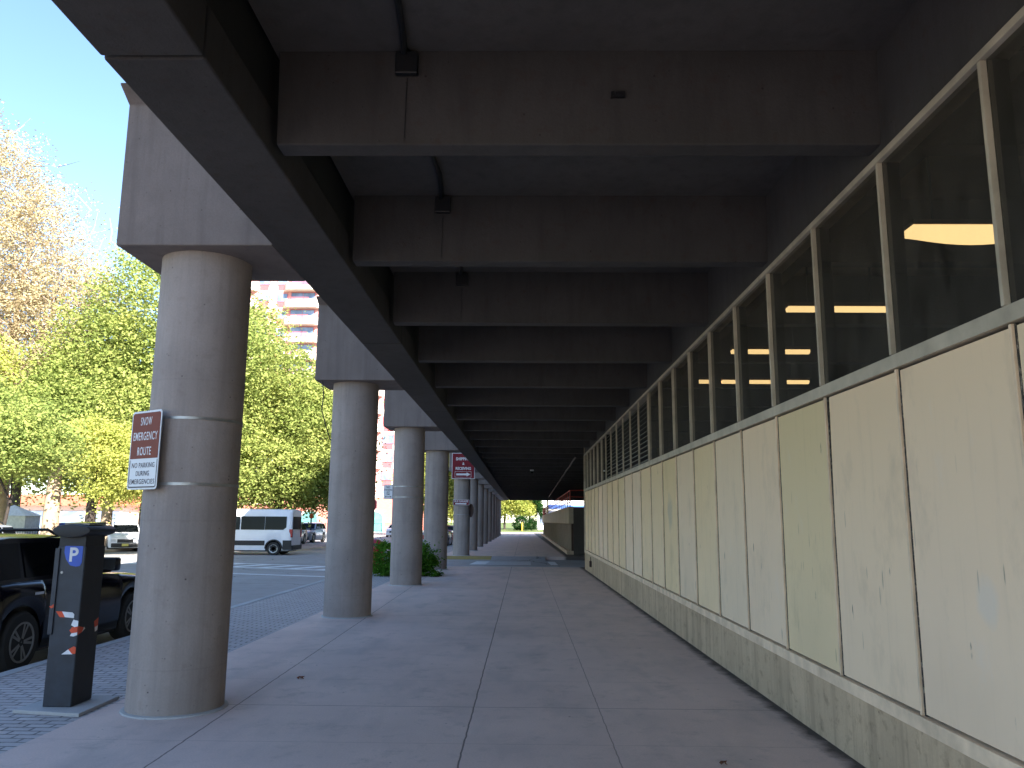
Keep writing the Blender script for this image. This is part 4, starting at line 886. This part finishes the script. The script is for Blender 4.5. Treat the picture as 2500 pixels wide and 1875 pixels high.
# passenger van, heading left across the street (local +y forward, then turned)
def van():
    c = thing('passenger_van', 'white passenger van with dark windows turning across the street', 'van', (-14.3,42.0,G-.02), R(90))
    hw = .92; wy = (-1.62, 1.6); wr = .345; prof = [(-2.5,2.22,.94),(-2.44,2.27,.98),(-2.2,2.30,1),(1.0,2.30,1),(1.5,2.2,1),(1.75,1.95,.99),(2.15,1.25,.97),(2.6,1.05,.9),(2.7,.8,.84)]
    ys_ = sorted(set([p[0] for p in prof] + [w_ + wr*1.2*math.cos(R(a_)) for w_ in wy for a_ in range(0,181,15)] + [w_+s_*(wr*1.2+.01) for w_ in wy for s_ in (-1,1)]))
    def itp(y, k_):
        for i in range(len(prof)-1):
            if prof[i][0] <= y <= prof[i+1][0]:
                t = (y-prof[i][0])/(prof[i+1][0]-prof[i][0]+1e-9); return prof[i][k_]*(1-t)+prof[i+1][k_]*t
        return prof[-1][k_]
    def zl(y):
        z = .26
        for w_ in wy:
            d = abs(y-w_); ra = wr*1.2
            if d < ra: z = max(z, wr+math.sqrt(ra*ra-d*d))
        return z
    rows = [(0,.97),(.12,1.),(.3,1.0),(.45,.985),(.7,.96),(.93,.92),(1,.86)]; top = [.6,.2,-.2,-.6]; nr = 2*len(rows)+len(top); vs = []; fs = []
    for y in ys_:
        z0,z1,f = zl(y), itp(y,1), itp(y,2)
        for t,g_ in rows: vs.append((hw*g_*f,y,z0+(z1-z0)*t))
        for x in top: vs.append((hw*x*f,y,z1+.03))
        for t,g_ in rows[::-1]: vs.append((-hw*g_*f,y,z0+(z1-z0)*t))
    for i in range(len(ys_)-1):
        for j in range(nr-1): fs.append((i*nr+j,i*nr+j+1,(i+1)*nr+j+1,(i+1)*nr+j))
    e_ = (len(ys_)-1)*nr; fs += [tuple(range(nr)), tuple(range(e_,e_+nr))]
    MB().add(vs,fs).build('body', PW, c, smooth=35)
    MB().box(-.8,.8,-2.3,2.4,.2,.6).build('underbody', M['black'], c)
    for s_ in (-1,1):
        def pane(y0,y1,z0,z1,nm='side_window',cut=False):
            X = lambda z: s_*(hw*(.985 - (z-1.1)*.045)+.022)
            P = [(X(z0),y0+(.10 if cut else 0),z0),(X(z0),y1,z0),(X(z1),y1,z1),(X(z1),y0,z1)]
            if cut: P = [(X(z0),y0+.16,z0),(X(z0),y1,z0),(X(z1),y1,z1),(X(z1),y0,z1),(X(z0+.1),y0,z0+.12)]
            n_ = len(P); in_ = [(x-s_*.02,y,z) for x,y,z in P]
            MB().add(P+in_, [tuple(range(n_)), tuple(range(2*n_-1,n_-1,-1))]+[(i,n_+i,n_+(i+1)%n_,(i+1)%n_) for i in range(n_)]).build(nm, M['carglass'], c)
        pane(-2.22,-1.13,1.28,1.95,cut=True); pane(-1.11,.10,1.28,1.95); pane(.16,1.1,1.28,1.95); pane(1.2,1.8,1.25,1.8)
        cl = MB().box(min(s_*hw*.96,s_*(hw+.018)),max(s_*hw*.96,s_*(hw+.018)),-1.16,1.15,.50,.74)
        cl.box(min(s_*hw*.96,s_*(hw+.018)),max(s_*hw*.96,s_*(hw+.018)),-2.52,-2.08,.28,.76); cl.build('side_cladding', M['navy_dark'], c, bevel=.008)
        ar = MB(); pr_ = []
        for a_ in range(0,181,12): pr_.append((wr*1.33*math.cos(R(a_))-1.62, wr+wr*1.33*math.sin(R(a_))))
        for a_ in range(180,-1,-12): pr_.append((wr*1.17*math.cos(R(a_))-1.62, wr+wr*1.17*math.sin(R(a_))))
        ar.prism(pr_,'x',min(s_*hw*.97,s_*(hw+.022)),max(s_*hw*.97,s_*(hw+.022))).build('arch_trim', M['navy_dark'], c)
        MB().box(min(s_*hw*.8,s_*(hw*.97)),max(s_*hw*.8,s_*(hw*.97)),-2.53,-2.36,.9,1.32).build('tail_light', M['tail'], c, bevel=.02)
        for w_ in wy:
            o_ = MB().lathe([(wr*.62,-.10),(wr*.93,-.105),(wr,-.07),(wr,.07),(wr*.93,.105),(wr*.62,.10)],(0,0,0),'x',28).build('wheel', M['rubber'], c, smooth=40, loc=(s_*(hw-.10),w_,wr))
            g = MB().lathe([(wr*.62,.05),(wr*.64,.112),(wr*.58,.108),(wr*.3,.06),(wr*.28,.10),(.01,.10)],(0,0,0),'x',24)
            for q in range(6):
                a0 = math.pi/3*q; u=(math.cos(a0),math.sin(a0)); n_=(-u[1],u[0]); h_=wr*.09
                g.add([(.07,u[0]*wr*.2+n_[0]*h_,u[1]*wr*.2+n_[1]*h_),(.07,u[0]*wr*.2-n_[0]*h_,u[1]*wr*.2-n_[1]*h_),(.115,u[0]*wr*.6-n_[0]*h_,u[1]*wr*.6-n_[1]*h_),(.115,u[0]*wr*.6+n_[0]*h_,u[1]*wr*.6+n_[1]*h_)],[(0,1,2,3)])
            if s_ < 0: g.v = [(-x,y,z) for x,y,z in g.v]
            g.build('rim', M['steel'], o_, smooth=35)
    MB().box(-.84,.84,-2.58,-2.44,.28,.5).build('rear_bumper', M['navy_dark'], c, bevel=.02)
    MB().add([(-.78,1.80,2.02),(.78,1.80,2.02),(.83,2.17,1.36),(-.83,2.17,1.36),(-.78,1.78,2.0),(.78,1.78,2.0),(.83,2.15,1.34),(-.83,2.15,1.34)],[(0,1,2,3),(7,6,5,4),(0,4,5,1),(1,5,6,2),(2,6,7,3),(3,7,4,0)]).build('windscreen', M['carglass'], c)
    MB().box(-.7,.7,-2.53,-2.5,1.3,1.95).build('rear_window', M['carglass'], c)
van()

# ------------------------------------------------------------------ apartment tower
tw_ = thing('apartment_tower', 'tall brick apartment tower with cream balconies and red railings', 'building', (-50, 125, G))
P0 = 2.87; ZF = 9.75; NF = 12; XW = 33.5
MB().box(0, XW, 0, 18, 0, ZF + P0*NF + 1).build('brick_wall', M['brick'], tw_)
MB().box(-.1, XW+.1, -.1, 18, ZF + P0*NF + 1, ZF + P0*NF + 2).build('roof_parapet', M['cream'], tw_)
mods = [3.5, 14.0, 24.5]
def fwin(x0, x1, z0, z1, par):
    f = MB().box(x0, x1, -.06, .0, z0, z1).build('window', M['panel_red'], par)
    n_ = 2; g = MB(); w_ = (x1-x0-.1)/n_
    for q in range(n_): g.box(x0+.05+q*w_+.03, x0+.05+(q+1)*w_-.03, -.10, -.061, z0+.08, z1-.08)
    g.build('pane', M['bglass'], f)
    return f
for fl in range(-2, NF):
    z = ZF + P0*fl
    MB().box(-.05, XW+.05, -.09, 0, z, z+.75).build('floor_band', M['cream'], tw_)
    for mx_ in mods:
        for dx in (-3.4, 4.1):
            x = mx_+dx
            if 0.9 < x < XW-1:
                fwin(x-.9, x+.9, z+1.05, z+2.5, tw_)
                MB().box(x-.75, x+.75, -.13, -.0905, z+.15, z+1.0).build('air_grille', M['panel_red'], tw_)
        if fl >= 0:
            fwin(mx_-2.0, mx_+2.0, z+.9, z+2.7, tw_)
            b_ = MB().prism([(mx_-3.2,0),(mx_-2.3,-1.5),(mx_+2.3,-1.5),(mx_+3.2,0)], 'z', z-.02, z+.22)
            o_ = b_.build('balcony', M['cream'], tw_)
            MB().prism([(mx_-3.2,0),(mx_-2.3,-1.5),(mx_-2.1,-1.5),(mx_-2.9,0)], 'z', z+.22, z+1.25).build('parapet', M['cream'], o_)
            MB().prism([(mx_+2.9,0),(mx_+1.3,-1.5),(mx_+2.3,-1.5),(mx_+3.2,0)], 'z', z+.22, z+1.25).build('parapet', M['cream'], o_)
            MB().box(mx_-2.09,mx_+1.29,-1.5,-1.4,z+.22,z+.62).build('parapet', M['cream'], o_)
            g = MB().box(mx_-2.1, mx_+1.3, -1.5, -1.44, z+1.42, z+1.5)
            xx = mx_-2.08
            while xx < mx_+1.3: g.box(xx, xx+.05, -1.49, -1.45, z+.62, z+1.42); xx += .17
            g.build('railing', M['panel_red'], o_)
pd = MB().box(0, XW+2, -5, -.2, 0, 5.2).build('podium', M['brick_red'], tw_)
MB().box(-.1, XW+2.1, -5.1, -.2, 5.2, 5.7).build('podium_cornice', M['cream'], tw_)
def arch(x0, x1, z1, m_):
    pr_ = [(x0,0),(x1,0),(x1,z1)] + [((x0+x1)/2 + (x1-x0)/2*math.cos(R(a_)), z1 + (x1-x0)/2*.8*math.sin(R(a_))) for a_ in range(15,180,15)] + [(x0,z1)]
    o_ = MB().prism(pr_, 'y', -5.08, -5.001).build('arch_window', M['cream'], tw_)
    pr2 = [((x-(x0+x1)/2)*.86+(x0+x1)/2, z*.93) for x,z in pr_]; MB().prism(pr2, 'y', -5.12, -5.081).build('pane', m_, o_)
TG = plain('teal_glass', (.10,.25,.24), .2, 0, .3, 1)
x = 2
while x < XW-3: arch(x, x+2.8, 2.2, TG); x += 4.9
# low shops with a tiled roof at the left background
sp_ = thing('low_shops', 'low shop building with red tiled roof behind the park trees', 'building', (-66, 92, G))
MB().box(0,20,0,8,0,3.2).build('wall', M['cream'], sp_); MB().prism([(-.8,3.2),(8.8,3.2),(4,4.6)], 'x', -.6, 20.6).build('roof', M['tile'], sp_)
for q in range(5): MB().box(1+q*4, 3.6+q*4, -.05, .0, .6, 2.6).build('shop_window', M['bglass'], sp_)
s3 = thing('brick_shops', 'low pink brick building seen under the park trees', 'building', (-58, 100, G)); s3.location = (-45.5, 96, G)
MB().box(0,14,0,8,0,3.6).build('wall', M['brick_red'], s3); MB().box(-.2,14.2,-.2,8.2,3.6,3.9).build('cornice', M['cream'], s3)
for q in range(4): MB().box(1+q*3.4, 3+q*3.4, -.05, .0, .7, 2.5).build('shop_window', M['bglass'], s3)
tn = thing('white_tent', 'white tent at the left edge beyond the parked cars', 'tent', (-33.0, 52, G))
MB().box(-1.4,1.2,-.8,.8,0,1.9).build('side_cloth', plain('tent_cloth', (.75,.74,.74), .8), tn); MB().add([(-1.5,-.9,1.9),(1.3,-.9,1.9),(1.3,.9,1.9),(-1.5,.9,1.9),(-.1,0,2.6)],[(0,1,4),(1,2,4),(2,3,4),(3,0,4),(0,3,2,1)]).build('canopy', M['white_paint'], tn)
bb = thing('blue_skip', 'blue container beside the white tent', 'container', (-30.3, 54, G)); MB().prism([(-.7,0),(.7,0),(.9,1.4),(-.9,1.4)], 'y', -.5, .5).build('bin_body', M['blue'], bb, bevel=.02); MB().box(-.95,.95,-.55,.55,1.4,1.47).build('lid', M['blue'], bb)
# white and blue buildings at the far end
fb_ = thing('white_building', 'plain white building at the far end of the walkway', 'building', (2.9,170,0)); MB().box(0,1.9,0,10,0,9).build('wall', M['white_paint'], fb_); MB().box(.4,1.5,-.05,0,1,3).build('door', M['bglass'], fb_); MB().box(-.1,2.0,-.1,10,9,9.3).build('roof', M['cream'], fb_)
f2 = thing('blue_building', 'blue and white building seen over the ramp wall', 'building', (5.2,172,0)); MB().box(0,26,0,10,0,7).build('wall', M['white_paint'], f2); MB().box(0,26,-.1,0,4.4,5.2).build('blue_band', plain('blue_cladding', (.06,.15,.5), .5), f2); MB().box(0,26,-.1,0,2.6,3.9).build('window_band', M['bglass'], f2)
yp = thing('yellow_bollard', 'yellow bollard in front of the dark round hedge', 'bollard', (-.3,147,0)); MB().lathe([(.12,0),(.12,1.35),(.08,1.43),(.01,1.45)], k=14).build('post', M['lamp_yellow'], yp, smooth=40); MB().lathe([(.17,0),(.17,.04),(.12,.05)], k=14).build('base_ring', M['lamp_yellow'], yp)
# fences
def fence(name, label, x0, x1, y, n, h, loc_z=0):
    f = thing(name, label, 'fence', (x0, y, loc_z)); L_ = x1-x0
    for zz in (.25, h): MB().box(0, L_, -.02, .02, zz-.02, zz+.02).build('rail', M['black'], f)
    for i in range(n+1): MB().box(L_*i/n-.03, L_*i/n+.03, -.03, .03, 0, h+.08).build('post', M['black'], f)
    g = MB(); xx = 0
    while xx < L_: g.box(xx, xx+.015, -.008, .008, .25, h); xx += .16
    g.build('bars', M['black'], f)
fence('iron_fence', 'low black iron fence beyond the white crossover', -38, -23.5, 51, 8, .95)
fence('iron_fence', 'black iron fence in front of the tower podium', -42, -18, 114, 12, 1.2)
# lamp post and street sign beyond the van
lp = thing('street_lamp', 'dark thin street lamp post right of the broad green tree', 'street lamp', (-17.0,64.5,G)); MB().tube([(0,0,0),(0,0,3.8)], .06, 8).build('post', M['black'], lp); MB().box(-.9,-.05,-.03,.03,3.2,3.7).build('street_plate', TG, lp); MB().box(-.12,.18,-.1,.1,1.9,2.3).build('signal_box', OR, lp)
hy = thing('fire_hydrant', 'small dark hydrant on the pavement right of the silver SUV', 'hydrant', (-22.4,84,0)); hy.location = (-18.4,74,G); MB().lathe([(.16,0),(.16,.08),(.11,.1),(.11,.55),(.14,.57),(.12,.66),(.04,.74),(.01,.75)], k=14).build('barrel', M['black'], hy, smooth=40); MB().box(-.2,.2,-.05,.05,.38,.48).build('nozzles', M['black'], hy)
